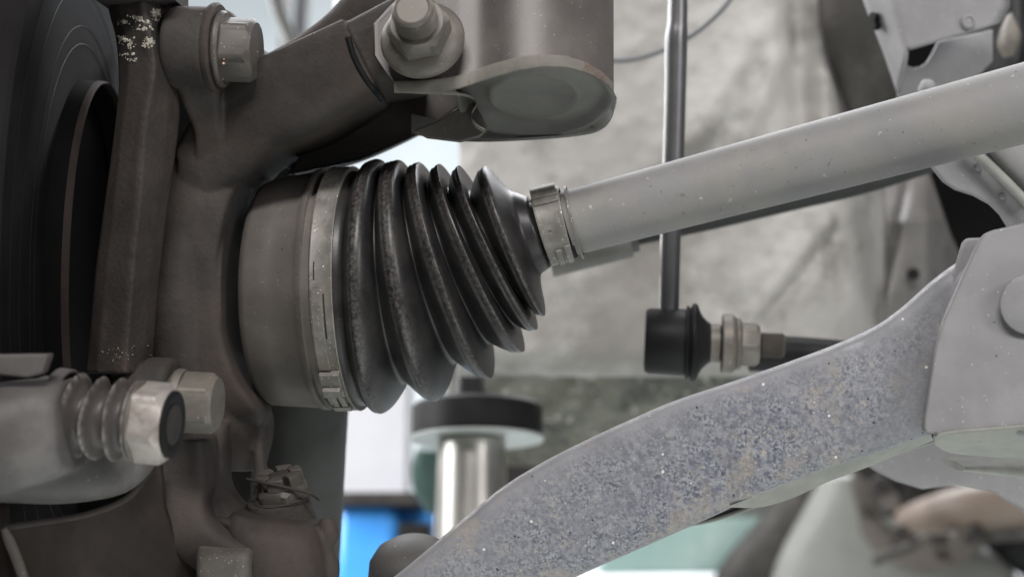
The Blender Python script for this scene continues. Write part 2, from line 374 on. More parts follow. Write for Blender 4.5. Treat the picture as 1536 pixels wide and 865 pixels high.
M_bodydark = mat('shaded_grey_inner_panel', (0.12, 0.114, 0.108, 1), (0.165, 0.158, 0.15, 1), 0.6, 0, 18, [(60, 0.001, 0.3)], (0.085, 0.08, 0.075, 1), (14, .52, .66))  # darker copy of the panel grey, shade put into the colour
M_gus = mat('shaded_brown_grey_gusset', (0.04, 0.037, 0.034, 1), (0.07, 0.066, 0.061, 1), 0.6, 0, 18, [(60, 0.001, 0.4)], (0.10, 0.094, 0.088, 1), (22, .5, .7), ior=.18)  # gusset tone darkened to hold the shadow falling from above
M_olive = mat('olive_dirty_sill', (0.14, 0.14, 0.112, 1), (0.23, 0.23, 0.19, 1), 0.7, 0, 30, [(60, 0.003, 0.6)], (0.08, 0.085, 0.075, 1), (16, .5, .62), spec=(140, .62, .7, (.5, .48, .42, 1)))
M_link = mat('satin_dark_rod', (0.16, 0.16, 0.165, 1), (0.20, 0.20, 0.205, 1), 0.36, 0.75, 40, [(500, 0.0001, 0.2)])
M_tie = mat('dark_green_grey_tie_rod', (0.055, 0.058, 0.055, 1), (0.08, 0.085, 0.08, 1), 0.55, 0, 40, [(500, 0.0002, 0.3)])
M_tied = mat('dark_painted_rod', (.028, .029, .029, 1), (.045, .047, .045, 1), .6, 0, 40, [(500, .0002, .3)], ior=.18)
M_cable = mat('grey_cable_sheath', (0.14, 0.145, 0.15, 1), (0.19, 0.195, 0.2, 1), 0.4, 0, 40, None)
M_chrome = mat('polished_steel_post', (0.46, 0.445, 0.41, 1), (0.55, 0.535, 0.50, 1), 0.36, 0.9, 30, None, rvar=.05)
M_plate = mat('floor_lit_pale_plate', (0.46, 0.49, 0.475, 1), (0.52, 0.55, 0.535, 1), 0.35, 0.2, 30, None)  # floor reflection on the underside painted as an even pale tone
M_blue = mat('glossy_blue_paint', (0.06, 0.34, 0.92, 1), (0.08, 0.38, 0.95, 1), 0.22, 0, 20, None, rvar=.04)
M_white = mat('speckled_white_pillar', (0.42, 0.42, 0.435, 1), (0.47, 0.47, 0.485, 1), 0.6, 0, 20, None, (0.26, 0.26, 0.27, 1), (34, .60, .70))
M_whiteb = mat('white_beam_paint', (0.82, 0.85, 0.85, 1), (0.86, 0.88, 0.88, 1), 0.5, 0, 20, None)
M_wall = mat('pale_shop_wall', (0.62, 0.70, 0.73, 1), (0.74, 0.79, 0.80, 1), 0.7, 0, 2, None)
M_teal = mat('pale_teal_panel', (0.24, 0.36, 0.33, 1), (0.30, 0.42, 0.39, 1), 0.5, 0, 10, None, (0.4, 0.5, 0.47, 1), (12, .55, .7))
M_floor = mat('green_grey_floor', (0.33, 0.345, 0.33, 1), (0.38, 0.395, 0.38, 1), 0.45, 0, 4, None)
M_orange = mat('tan_heat_stained_pipe', (0.15, 0.115, 0.09, 1), (0.20, 0.158, 0.125, 1), 0.55, 0.0, 8, None)
M_brown = mat('brown_stained_housing', (0.085, 0.073, 0.063, 1), (0.12, 0.103, 0.09, 1), 0.6, 0, 12, None)
M_pale = mat('pale_grey_bell', (0.20, 0.205, 0.19, 1), (0.27, 0.275, 0.255, 1), 0.55, 0, 10, None)

# ------------------------------------------------------------------ setting
V, F = box((0, 4, -0.05), (16, 14, 0.1)); o = mk('floor', V, F, M_floor, smooth=False); o['kind'] = 'structure'
V, F = box((0, 7.0, 2.5), (16, 0.2, 5.2)); o = mk('wall', V, F, M_wall, smooth=False); o['kind'] = 'structure'

# wall pipes seen past the casting, far off
for i, (px, w, d, mt, lb) in enumerate([(452, 15, 3.2, M_dark, 'narrow dark upright seen far behind beside the upper bolt'),
                                       (506, 13, 3.4, M_cable, 'grey upright far behind, above the cast arm'),
                                       (415, 22, 2.2, M_link, 'short dark upright far behind next to the hexagon bolt head')]):
    a = P(px, 60, d)
    V, F = lathe(np.array([a[0], a[1], a[2] - 1.2]), np.array([0.03 * (i - 1), 0, 1.]), [(0, w * u(d) / 2), (1.6 + .9 * (i < 2), w * u(d) / 2)], 20)
    tag(mk('wall_post', V, F, mt), lb, 'post', 'uprights of the workshop behind the car')

# ------------------------------------------------------------------ body panel behind everything
def body():
    n1, n2, n3, n4 = vnoise(3, 90), vnoise(5, 38), vnoise(9, 200), vnoise(11, 16)
    def bead(x, y, x0, y0, x1, y1, w):       # smooth ridge from one point to the other
        L = math.hypot(x1 - x0, y1 - y0); t = ((x - x0) * (x1 - x0) + (y - y0) * (y1 - y0)) / L; c = ((x - x0) * (y1 - y0) - (y - y0) * (x1 - x0)) / L
        e = max(0, -t, t - L)
        return math.exp(-(c / w) ** 2 - (e / (w * 1.5)) ** 2)
    def dep(x, y):
        d = 0.80 + 0.004 * n1(x, y * .6) + 0.0018 * n2(x + y * .5, y) + 0.0008 * n4(x, y + x * .4) + 0.010 * n3(x, y)
        d += 0.012 * bead(x, y, 1192, -40, 1200, 190, 20) - 0.010 * bead(x, y, 1236, 10, 1250, 240, 17)
        d -= 0.006 * bead(x, y, 1040, 200, 1130, 60, 24) + 0.004 * bead(x, y, 1110, 240, 1165, 90, 16) + 0.004 * bead(x, y, 1010, 250, 1060, 190, 18)
        d -= 0.004 * bead(x, y, 1130, 470, 1235, 340, 12) - 0.005 * bead(x, y, 1145, 482, 1250, 352, 10)
        d += 0.006 * bead(x, y, 1232, 350, 1262, 420, 12) + 0.005 * bead(x, y, 1200, 300, 1240, 300, 9)
        k = (x - (1270 + max(0, y - 60) * 0.10)) / 26
        d += 0.10 / (1 + math.exp(-k))                                                  # panel folds back at its right side
        d += 0.05 * max(0, (y - 520) / 60) ** 2
        return d
    xs = np.arange(688, 1330, 5.0); ys = np.arange(-60, 566, 5.0)
    return sheet([[P(x, y, dep(x, y)) for x in xs] for y in ys])
V, F = body(); o = mk('wheel_arch_panel', V, F, M_body, sharp=None, solid=0.004)
tag(o, 'dusty pale grey wheel arch panel with lumpy underseal, behind the shaft', 'panel')

def inner():
    n2 = vnoise(15, 40)
    def dep(x, y):
        d = 0.88 + 0.004 * n2(x, y) + 0.06 * max(0, (x - 1390) / 60) + .08 * max(0, (330 - y) / 60)
        for xc, sl in ((1312, -0.10), (1348, -0.22)):
            d += 0.010 * math.exp(-((x - (xc + (y - 330) * sl)) / 6) ** 2)
        d -= 0.012 * math.exp(-(((x - 1370) / 30) ** 2 + ((y - 290) / 24) ** 2))
        return d
    xs = np.arange(1262, 1460, 4.0); ys = np.arange(180, 560, 5.0)
    return sheet([[P(x, y, dep(x, y)) for x in xs] for y in ys])
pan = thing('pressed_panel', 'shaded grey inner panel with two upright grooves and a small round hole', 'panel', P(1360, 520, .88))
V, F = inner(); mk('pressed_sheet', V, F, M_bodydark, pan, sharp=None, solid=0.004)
V, F = lathe(P(1368, 411, .874), TW, [(0, .0035), (.0035, .0038)], 24); mk('hole_shade', V, F, M_black, pan)  # black disc painted as the shade of a hole

def olive():
    n1, n2 = vnoise(31, 50), vnoise(33, 20)
    xs = np.arange(675, 1190, 6.0); ys = np.arange(536, 700, 6.0)
    return sheet([[P(x, y, 0.95 + 0.0006 * (y - 545) + .01 * n1(x, y) + .006 * n2(x, y)) for x in xs] for y in ys])
V, F = olive(); o = mk('door_sill', V, F, M_olive, sharp=None, solid=0.004)
tag(o, 'dirty olive sill panel below the pale wheel arch', 'panel')
# deep shadowed underbody
V, F = box(P(1130, 680, 1.80), (0.76, 0.02, 0.24)); o = mk('underbody_panel', V, F, M_dark, smooth=False, bevel=.004)
tag(o, 'dark underbody sheet far behind the sill and the control arm', 'panel')
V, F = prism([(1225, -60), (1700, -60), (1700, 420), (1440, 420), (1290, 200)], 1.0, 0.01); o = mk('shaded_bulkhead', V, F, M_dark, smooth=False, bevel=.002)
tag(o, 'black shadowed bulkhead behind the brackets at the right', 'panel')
V, F = slab([(1225, -60, 1320, -60, .80, .01), (1232, 40, 1330, 40, .80, .01), (1255, 120, 1345, 120, .82, .008), (1285, 200, 1350, 200, .84, .008), (1300, 235, 1350, 235, .86, .008)], 3); o = mk('folded_gusset', V, F, M_gus)
tag(o, 'dark folded gusset between the pale arch panel and the upper right bracket', 'gusset')

# ------------------------------------------------------------------ cable, link rod, sway bar, tie rod
pts = [P(x, y, d) for x, y, d in [(880, 84, .72), (915, 91, .72), (955, 88, .715), (1000, 73, .71), (1045, 48, .705), (1085, 12, .70), (1115, -30, .70)]]
V, F = tube(pts, 4.2 * u(.71), 16); tag(mk('brake_cable', V, F, M_cable), 'thin grey cable looping behind the upright link rod', 'cable')

dl = .61
lk = thing('stabilizer_link', 'black upright link rod ending in a ball joint with rubber boot and nut', 'link', P(1003, 560, dl))
pts = [P(x, y, dl) for x, y in [(1017, -40), (1016, 30), (1014, 60), (1013, 130), (1010, 240), (1006, 350), (1003, 475)]]
V, F = tube(pts, np.array([14.5, 15, 17, 16.2, 16, 15.5, 15]) * u(dl), 32); mk('rod', V, F, M_link, lk)
ax = cv(1, -0.03, 0.10); A0 = P(966, 511, dl); q = u(dl)
def lpx(l): return [((x - 966) * q, r * q) for x, r in l]
V, F = lathe(A0, ax, lpx([(966, 1), (966, 38), (968, 46), (974, 49), (1024, 50), (1028, 49), (1028, 20)]), 64); mk('joint_housing', V, F, M_black, lk)
V, F = lathe(A0, ax, lpx([(1026, 30), (1028, 54), (1031, 55), (1033, 52), (1035, 53), (1037, 58), (1041, 59), (1045, 56), (1048, 48), (1052, 40), (1059, 33), (1066, 28), (1074, 26.5), (1084, 26.5), (1084, 10)]), 64); mk('dust_boot', V, F, M_black, lk)
V, F = lathe(A0, ax, lpx([(1064, 20), (1065, 29), (1078, 29), (1080, 20)]), 48); mk('spacer', V, F, M_nut, lk)
V, F = lathe(A0, ax, lpx([(1081, 12), (1081, 42), (1083, 44.5), (1096, 44.5), (1102, 39), (1104, 30), (1104, 12)]), 64); mk('tab', V, F, M_nut, lk, label='thick tarnished ring between boot and nut')
V, F = lathe(A0, ax, lpx([(1103, 12), (1103, 38), (1107, 39), (1110, 36), (1110, 12)]), 48); mk('washer', V, F, M_nut, lk)
V, F = hexhead(A0 + nz(ax) * 150 * q * 0.965, ax, 30 * q, 26 * q, 0, .4); mk('nut', V, F, M_nut, lk)
prof = [(1138, 6)]
for k in range(11): prof += [(1140 + k * 3, 19.8), (1141.5 + k * 3, 15.8)]
prof += [(1173, 18), (1174, 14), (1174, 2)]
V, F = lathe(A0, ax, lpx(prof), 40); mk('threaded_stud', V, F, M_nut, lk)
V, F = tube([P(x, y, d) for x, y, d in [(1125, 530, .66), (1200, 532, .66), (1290, 540, .66), (1400, 552, .68)]], 27 * u(.66), 32)
tag(mk('sway_bar', V, F, M_black), 'black sway bar running behind the blue grey arm, right of the link nut', 'bar')

# tie rod behind the drive shaft
tr = thing('steering_tie_rod', 'dark grey green tie rod running just below and behind the drive shaft', 'rod', P(1000, 375, .66))
V, F = tube([P(826, 398, .655), P(890, 382, .655), P(946, 368, .655)], [18 * u(.655)] * 3, 32); mk('sleeve', V, F, M_cap, tr)
V, F = tube([P(925, 369, .655), P(956, 361, .655)], [16 * u(.655)] * 2, 6, smooth=False); mk('lock_nut', V, F, M_tie, tr)
V, F = tube([P(950, 356, .655), P(1060, 331, .652), P(1200, 296, .648), P(1300, 271, .645), P(1430, 228, .64)], [13 * u(.655), 15 * u(.655), 17 * u(.655), 18 * u(.655), 19 * u(.655)], 32); mk('rod', V, F, M_tied, tr)

# ------------------------------------------------------------------ drive axle
axl = thing('drive_axle', 'grey drive axle with ribbed black rubber boot, two band clamps and round joint housing', 'axle', P(600, 440, .545))
hs = [((399, 300), (401, 575)), ((401, 285), (403, 592)), ((406, 275), (408, 603)), ((414, 271), (416, 607)), ((445, 264), (450, 609)), ((478, 258), (485, 611)),
      ((483, 254.5), (491, 613.5)), ((487, 253), (496, 614)), ((490, 254), (499, 613)), ((491, 262), (500, 606)), ((500, 262), (510, 606))]
rs = [ring(a, b, .557 - i * .0010) for i, (a, b) in enumerate(hs)]
V, F = skin(rs, 160); mk('joint_housing', V, F, M_housing, axl, sharp=50)
# boot: crests and valleys
cuff = [((494, 259), (504, 608), 0), ((538, 257), (549, 608), 0), ((543, 260), (553, 605), 0)]
seq = [('v', (545, 261), (555, 604)), ('c', (563, 240), (575, 619)), ('v', (580, 266), (611, 570)), ('c', (593, 242), (655, 602)), ('v', (613, 276), (685, 540)), ('c', (628, 244), (737, 567)),
       ('v', (646, 281), (735, 512)), ('c', (660, 246), (786, 527)), ('v', (675, 285), (772, 484)), ('c', (689, 248), (806, 493)), ('v', (706, 290), (788, 448)), ('c', (728, 249), (817, 473))]
R = []; D = []; dep_of = lambda x: .5465 - (x - 540) * 0.00006
for a, b, _ in cuff[:-1]: R.append(ring(a, b, dep_of((a[0] + b[0]) / 2))); D.append(0.1)
ctr = [(k, ring(a, b, dep_of((a[0] + b[0]) / 2))) for k, a, b in seq]
NS = 14
for i in range(len(ctr) - 1):
    (ka, ra), (kb, rb) = ctr[i], ctr[i + 1]
    for s in range(NS):
        t = s / NS; up = ka == 'v'
        if up:  # valley to crest: left flank, broad
            rad = .55 * math.sin(math.pi / 2 * t) ** 1.15 + .45 * (1 - (1 - t) ** 3); tt = t
            rad += 0.035 * math.exp(-((t - .60) / .07) ** 2) - 0.05 * math.exp(-((t - .74) / .05) ** 2)
        else:
            rad = .4 * (1 - math.cos(math.pi / 2 * t) ** 0.9) + .6 * t ** 2.8; tt = t
        R.append(rlerp(ra, rb, tt, rad)); cr = t if up else 1 - t
        D.append(max(0, (cr - .40) / .60) ** 1.5 * (1.0 if up or True else 0))
R.append(ctr[-1][1]); D.append(1)
last = ctr[-1][1]; nk = ring((772, 288), (812, 410), .529); nk2 = ring((786, 293), (822, 403), .5275); nk3 = ring((792, 295), (826, 400), .527)
for t, f in ((.06, .03), (.14, .10), (.25, .24), (.4, .46), (.55, .66), (.7, .82), (.85, .94)): R.append(rlerp(last, nk, t, f)); D.append(max(0, 1 - t * 5))
for r in (nk, nk2, nk3, rscale(nk3, .9), ring((845, 290), (868, 386), .526)): R.append(r); D.append(0)
NB = 200
ph = rng.uniform(0, 6, 8)
V, F = skin(R, NB, wob=lambda k, th: 1 + 0.0016 * np.sin(3 * th + k * .11 + ph[0]) + 0.0012 * np.sin(7 * th + ph[1] + k * .05))
bt = mk('rubber_boot', V, F, M_rubber, axl, sharp=None)
att = bt.data.attributes.new('dust', 'FLOAT', 'POINT'); dv = np.repeat(np.array(D), NB); att.data.foreach_set('value', dv.astype(np.float32))
# large clamp
ca, cb = ring((503, 251.5), (513, 615), .5495), ring((534, 250.5), (545, 614.5), .5475)
lc = [rscale(rlerp(ca, cb, .0), .965), rlerp(ca, cb, 0.0), rscale(rlerp(ca, cb, .05), 1.005), rscale(rlerp(ca, cb, .12), 1.0), rlerp(ca, cb, .9), rscale(rlerp(ca, cb, .96), 1.004), rlerp(ca, cb, 1.0), rscale(cb, .965)]
V, F = skin(lc, 180, caps=False); cl = mk('large_boot_clamp', V, F, M_clampm, axl, sharp=40)
for args in [(0.05, .95, -39, -46, -.0005, .0026), (0.10, .90, -46, -50.5, -.0005, .0046), (0.1, .9, -50.5, -56, -.0005, .0011), (.18, .46, -56, -66, -.0002, .0013), (.56, .82, -56, -66, -.0002, .0013), (.1, .9, -66, -72, -.0002, .0016)]:
    V, F = band_patch(ca, cb, *args); mk('clamp_ear', V, F, M_clampm, cl, bevel=.0004)
for s0, s1, a0, a1 in ((.60, .66, -2, -22), (.30, .34, -3, -16), (.2, .25, 12, 4)):
    V, F = band_patch(ca, cb, s0, s1, a0, a1, -.0002, .00025, 20); mk('clamp_slot_shade', V, F, M_dark, cl, smooth=False)  # dark strips laid on the band as the shade in its slots
V, F = band_patch(ca, cb, .08, .58, 0, -38, -.0002, .0008, 24); mk('overlap_strip', V, F, M_clampm, cl, bevel=.0002)
# small clamp
sa, sb = ring((796, 290), (829, 399), .5262), ring((838, 280), (863, 390), .5245)
V, F = skin([rscale(sa, .93), sa, rscale(rlerp(sa, sb, .06), 1.01), rscale(rlerp(sa, sb, .12), 1.0), rlerp(sa, sb, .9), rscale(rlerp(sa, sb, .95), 1.01), sb, rscale(sb, .93)], 120, caps=False)
sc_ = mk('small_boot_clamp', V, F, M_clampm, axl)
for args in [(0.05, .98, 48, 62, -.0003, .0012), (0.02, .9, 62, 76, -.0003, .0022), (0.05, .95, 36, 48, -.0003, .0008), (.35, .62, -38, -74, -.0003, .0013), (.72, 1.0, -34, -80, -.0003, .0009)]:
    V, F = band_patch(sa, sb, *args); mk('clamp_ear', V, F, M_clampm, sc_, bevel=.0004)
r1, r2 = ring((846, 279), (874, 388), .524), ring((849, 279), (877, 388), .5238)
V, F = skin([rscale(r1, .9), rscale(r1, .985), r1, r2, rscale(r2, .985), rscale(r2, .9)], 120, caps=False); mk('retaining_ring', V, F, M_clampm, axl)
yt = lambda x: 287 - .281 * (x - 846)
yb_ = lambda x: 381 - .247 * (x - 870)
rr2 = []
for xt in np.linspace(840, 1720, 48):
    xb = xt + 26
    for _ in range(6): xb = xt + .272 * (yb_(xb) - yt(xt)) / .963
    rr2.append(ring((xt, yt(xt)), (xb, yb_(xb)), .525 - (xt - 840) * .000051, 8))
V, F = skin(rr2, 96); mk('shaft_tube', V, F, M_shaft, axl)

# ------------------------------------------------------------------ knuckle casting
kn = thing('steering_knuckle', 'dark brown cast iron knuckle wrapped round the joint housing, one arm rising to the strut', 'knuckle', P(320, 640, .54))
pc = []
dk = .545
# bearing carrier ring round the housing
ra_, rb_, rc_ = ring((300, 250), (298, 628), .565), ring((372, 256), (374, 621), .560), ring((384, 263), (386, 614), .558)
V, F = skin([rscale(ra_, .9, -.01), ra_, rb_, rc_], 80); pc.append((V, F))
pc.append(slab([(236, 250, 350, 240, .548, .03), (234, 330, 340, 330, .545, .032), (232, 430, 335, 430, .542, .034), (236, 540, 345, 540, .545, .034), (250, 620, 400, 628, .553, .034), (300, 690, 395, 700, .553, .02)], 3.5))
# ridge on its front
pc.append(slab([(240, 240, 384, 258, .535, .016), (237, 290, 362, 300, .531, .018), (235, 350, 346, 355, .530, .018), (234, 430, 340, 430, .529, .018), (238, 510, 350, 508, .530, .018), (248, 570, 370, 566, .532, .018), (275, 625, 398, 612, .536, .016), (300, 660, 396, 640, .545, .012)], 12))
# upper ear boss
eax = cv(1, -.04, .10)
V, F = lathe(P(258, 72, .502), eax, [(0, .004), (0, .0138), (.002, .0146), (.0145, .0146), (.0158, .0138), (.0158, .004)], 48); pc.append((V, F))
pc.append(slab([(262, 100, 330, 100, .506, .012), (280, 160, 334, 150, .509, .0085), (296, 200, 338, 195, .514, .0075), (300, 240, 350, 235, .524, .012)], 7))
# web between ear and the big arm
pc.append(slab([(310, 20, 350, 20, .545, .008), (300, 90, 430, 120, .545, .010), (300, 180, 440, 180, .545, .012), (290, 270, 400, 270, .547, .02)], 3))
# the arm up to the strut
pc.append(slab([(290, 225, 300, 330, .545, .030), (330, 150, 372, 285, .540, .030), (388, 112, 420, 238, .534, .032), (450, 82, 490, 208, .528, .032), (526, 46, 578, 152, .522, .030)], 8))
# thinner back edge rising behind the arm
pc.append(slab([(350, 150, 400, 190, .56, .010), (388, 96, 470, 150, .556, .014), (450, 58, 530, 110, .552, .015), (500, 18, 585, 70, .548, .015), (545, -40, 650, 20, .545, .015)], 3))
# underside web going back to the strut
pc.append(slab([(420, 205, 440, 262, .575, .014), (500, 180, 520, 248, .575, .016), (580, 140, 600, 215, .572, .018), (640, 110, 690, 168, .57, .018)], 3))
# tongue inside the strut bracket
pc.append(slab([(524, 50, 580, 148, .5265, .030), (600, 6, 640, 135, .522, .026)], 5))
# lower ear boss
V, F = lathe(P(196, 592, .500), cv(1, -.02, .1), [(0, .004), (0, .0125), (.002, .0135), (.0145, .0135), (.016, .012), (.016, .004)], 48); pc.append((V, F))
pc.append(slab([(200, 540, 300, 470, .535, .010), (215, 600, 310, 560, .53, .012), (250, 650, 330, 660, .53, .012)], 3))
# lower steering arm, its bosses
pc.append(slab([(236, 655, 318, 655, .500, .012), (240, 700, 322, 712, .497, .012), (242, 750, 318, 755, .494, .012), (262, 810, 330, 780, .492, .013), (310, 850, 360, 800, .490, .014), (360, 880, 400, 810, .49, .014)], 6))
pc.append(slab([(285, 630, 350, 630, .527, .012), (288, 690, 342, 690, .517, .012), (296, 740, 346, 735, .508, .012), (310, 790, 380, 775, .505, .014)], 5))
pc.append(tube([P(386, 635, .535), P(389, 680, .532), P(393, 725, .53)], [.0028, .0022, .0035], 16))
casting = fuse(pc, .00075, 4)
mk('casting', *casting, M_cast, kn, sharp=None)
# black tube laid on as the groove's shade where arm meets tongue
from mathutils.bvhtree import BVHTree
tree = BVHTree.FromPolygons([tuple(p) for p in casting[0]], casting[1])
def on_cast(px, py, tr_=None):
    dv = nz(P(px, py, 1.0) - CAMP); h = (tr_ or tree).ray_cast(Vector(CAMP), Vector(dv)); return np.array(h[0]) if h[0] else P(px, py, .5)
gp = [on_cast(x, y) + FW * .0004 for x, y in catmull(np.array([(522, 56), (532, 88), (550, 120), (573, 148)], float), 6)]
V, F = tube(gp, .00115, 12, smooth=False); mk('groove_shade_line', V, F, M_black, kn)
# grit and mud grains caught on the casting
gr = []
for _ in range(260):
    x, y = random.uniform(236, 600), random.uniform(20, 720); h = tree.ray_cast(Vector(CAMP), Vector(nz(P(x, y, 1.0) - CAMP)))
    if h[0] is None or h[1].z < .15: continue
    c = np.array(h[0]); w = random.uniform(.0002, .0006); pts_ = [c + rng.normal(0, w, 3) for _k in range(4)]; gr.append((np.array(pts_), [(0, 1, 2), (0, 3, 1), (1, 3, 2), (2, 3, 0)]))
V, F = join(*gr); o = mk('mud_grain', V, F, M_cast_light, kn, smooth=False); o['kind'] = 'stuff'

# tie rod end boss below
V, F = slab([(352, 762, 470, 780, .500, .016), (350, 790, 485, 800, .497, .019), (352, 840, 492, 850, .495, .020), (352, 900, 492, 900, .495, .020)], 3.2)
te = thing('tie_rod_end', 'brown grey tie rod end boss carrying a castle nut, bottom of the knuckle', 'joint', P(420, 860, .5))
mk('boss', *fuse([(V, F), slab([(318, 755, 345, 795, .505, .012), (350, 770, 370, 800, .50, .014)], 3), tube([P(488, 775, .495), P(494, 800, .494), P(488, 822, .494), P(494, 850, .494), P(490, 900, .494)], [.0025, .0036, .0026, .0038, .003], 14)], .0009, 6), M_cast, te, sharp=None)
V, F = slab([(301, 812, 374, 816, .484, .008), (301, 826, 380, 822, .480, .010), (302, 850, 382, 850, .480, .011), (304, 915, 384, 915, .480, .011)], 7)
mk('square_pad', *fuse([(V, F)], .0008, 5), M_cast_light, te, sharp=None)
nax = cv(-.16, 1, .25)
V, F = lathe(P(425, 792, .507), nax, [(0, .0122), (.0035, .0120), (.0042, .0116), (.011, .0112), (.012, .0105), (.012, .002)], 48); mk('collar', V, F, M_cast, te)
V, F = lathe(P(424, 745, .504), nax, [(-.001, .0098), (.0005, .0102), (.0010, .009), (.001, .002)], 48); mk('washer', V, F, M_cast, te)
V, F = hexhead(P(425, 742, .504), nax, .0088, .0042, 0, .2); M_castn = mat('dark_nut', (.06, .053, .047, 1), (.09, .08, .07, 1), .55, .1, 60, [(700, .0003, .4)]); cn = mk('castle_nut', V, F, M_castn, te)
e1, e2, nn = frame(nax)
def wedge(C, n, r0, r1, s0, s1, a0, a1, m=6):
    e1, e2, n = frame(n); V = []; F = []
    for a in np.linspace(a0, a1, m):
        dv = math.cos(a) * e1 + math.sin(a) * e2
        V += [C + n * s0 + dv * r0, C + n * s0 + dv * r1, C + n * s1 + dv * r1 * .96, C + n * s1 + dv * r0]
    for k in range(m - 1):
        for i in range(4): j = (i + 1) % 4; F.append((4 * k + i, 4 * k + j, 4 * k + 4 + j, 4 * k + 4 + i))
    F += [(0, 1, 2, 3), (4 * m - 4, 4 * m - 3, 4 * m - 2, 4 * m - 1)]
    return np.array(V), F
for k in range(6):
    V, F = wedge(P(425, 742, .504), nax, .0040, .0084, .0040, .0085, k * math.pi / 3 + .12, k * math.pi / 3 + .88); mk('crown', V, F, M_castn, cn, bevel=.0003)
V, F = lathe(P(425, 742, .504), nax, [(.003, .0038), (.0078, .0036), (.0082, .0030), (.0082, .0005)], 24); mk('stud_end', V, F, M_cast, te)
V, F = tube([P(370, 718, .498), P(400, 724, .4945), P(440, 733, .4945), P(466, 740, .4965), P(478, 748, .50)], .0006, 8); mk('cotter_pin', V, F, M_cast, te)

# curved shield behind, lower middle
V, F = slab([(398, -20, 420, -20, 1.3, .01), (408, 20, 430, 18, 1.3, .01), (424, 62, 448, 58, 1.3, .01), (434, 100, 458, 100, 1.3, .01), (436, 150, 460, 150, 1.3, .01)], 3)
tag(mk('dark_hose', V, F, M_tie), 'dark blue grey hose out of focus right of the upper hexagon bolt', 'hose')
V, F = lathe(P(440, 880, .62), cv(.045, 1, 0), [(0, .002), (0, .0195), (.085, .0205), (.088, .002)], 64)
tag(mk('lower_ball_joint_shield', V, F, M_tie), 'smooth dark grey green round shield below the boot clamp', 'shield')
V, F = prism([(300, 600), (505, 600), (500, 700), (490, 900), (300, 900)], .665, .01); tag(mk('backing_plate', V, F, M_dark, bevel=.002), 'black backing plate behind the lower knuckle arm', 'plate')

# ------------------------------------------------------------------ caliper bracket (upright column)
cb_ = thing('caliper_bracket', 'tall dark brown caliper bracket left of the knuckle, flaking white salt at its top', 'bracket', P(190, 560, .49))
def column():
    L = [(158, -60), (162, 10), (174, 60), (178, 130), (170, 210), (156, 310), (144, 400), (136, 480), (128, 560)]
    Rg = [(205, -60), (212, 10), (224, 60), (228, 110), (214, 190), (206, 300), (196, 400), (190, 480), (184, 560)]
    Rt = [(255, -60), (252, 15), (247, 70), (258, 120), (270, 165), (262, 240), (248, 340), (238, 430), (228, 560)]
    V = []; F = []; n = 0
    L, Rg, Rt = (catmull(np.array(q, float), 5) for q in (L, Rg, Rt))
    for l, r, t in zip(L, Rg, Rt):
        sec = [P(l[0], l[1], .512), P(l[0] + 2, l[1], .498), P(l[0] * .7 + r[0] * .3, r[1], .491), P(r[0] - 4, r[1], .4855), P(r[0] + 4, r[1], .4850), P(r[0] * .3 + t[0] * .7, t[1], .4935), P(t[0] - 1, t[1], .500), P(t[0], t[1], .512), P(t[0] - 4, t[1], .530), P(l[0] + 4, l[1], .530)]
        V += sec
    m = 10; N_ = len(L)
    for k in range(N_ - 1):
        for i in range(m): j = (i + 1) % m; F.append((k * m + i, k * m + j, (k + 1) * m + j, (k + 1) * m + i))
    F.append(tuple(range(m))); F.append(tuple(range((N_ - 1) * m, N_ * m)))
    return np.array(V), F
M_column = mat('salted_brown_bracket', (0.038, 0.0325, 0.030, 1), (0.058, 0.050, 0.046, 1), 0.6, 0, 50, [(500, 0.0006, 0.7)], (0.070, 0.052, 0.044, 1), (25, .48, .68), ior=.18)
mk('upright_column', *fuse([column(), slab([(180, 545, 250, 545, .505, .014), (175, 575, 262, 575, .503, .014), (180, 620, 262, 620, .503, .014)], 3)], .0008, 2), M_column, cb_, sharp=None)
V, F = slab([(154, -26, 154, 8, .500, .015), (200, -26, 200, 10, .493, .015), (268, -26, 268, 5, .497, .015)], 5, m=3)
mk('top_flange', V, F, M_cast, cb_)
# salt flakes: small raised crusts
def on_col(px, py):
    l = np.interp(py, [-60, 10, 60, 130, 210, 310, 400, 480, 560], [158, 162, 174, 178, 170, 156, 144, 136, 128])
    r_ = np.interp(py, [-60, 10, 60, 110, 190, 300, 400, 480, 560], [205, 212, 224, 228, 214, 206, 196, 190, 184])
    t = np.interp(py, [-60, 15, 70, 120, 165, 240, 340, 430, 560], [255, 252, 247, 258, 270, 262, 248, 238, 228])
    return float(np.interp(px, [l, l + 3, l * .7 + r_ * .3, r_ - 4, r_ + 4, r_ * .3 + t * .7, t], [.505, .4975, .491, .4857, .4852, .4935, .500]))
fl = []
def flake(px, py, rpx, d):
    k = random.randint(5, 8); c = P(px, py, d); a0 = random.random() * 6
    e = [c + (RT * math.cos(a0 + i * 6.283 / k) * random.uniform(.2, 1.4) + UP * math.sin(a0 + i * 6.283 / k) * random.uniform(.2, 1.4)) * rpx * u(d) for i in range(k)]
    V = np.array(e + [p + FW * .0012 for p in e] + [c + TW * .00015]); F = [(i, (i + 1) % k, 2 * k) for i in range(k)] + [(i, k + i, k + (i + 1) % k, (i + 1) % k) for i in range(k)] + [tuple(range(2 * k - 1, k - 1, -1))]
    fl.append((V, F))
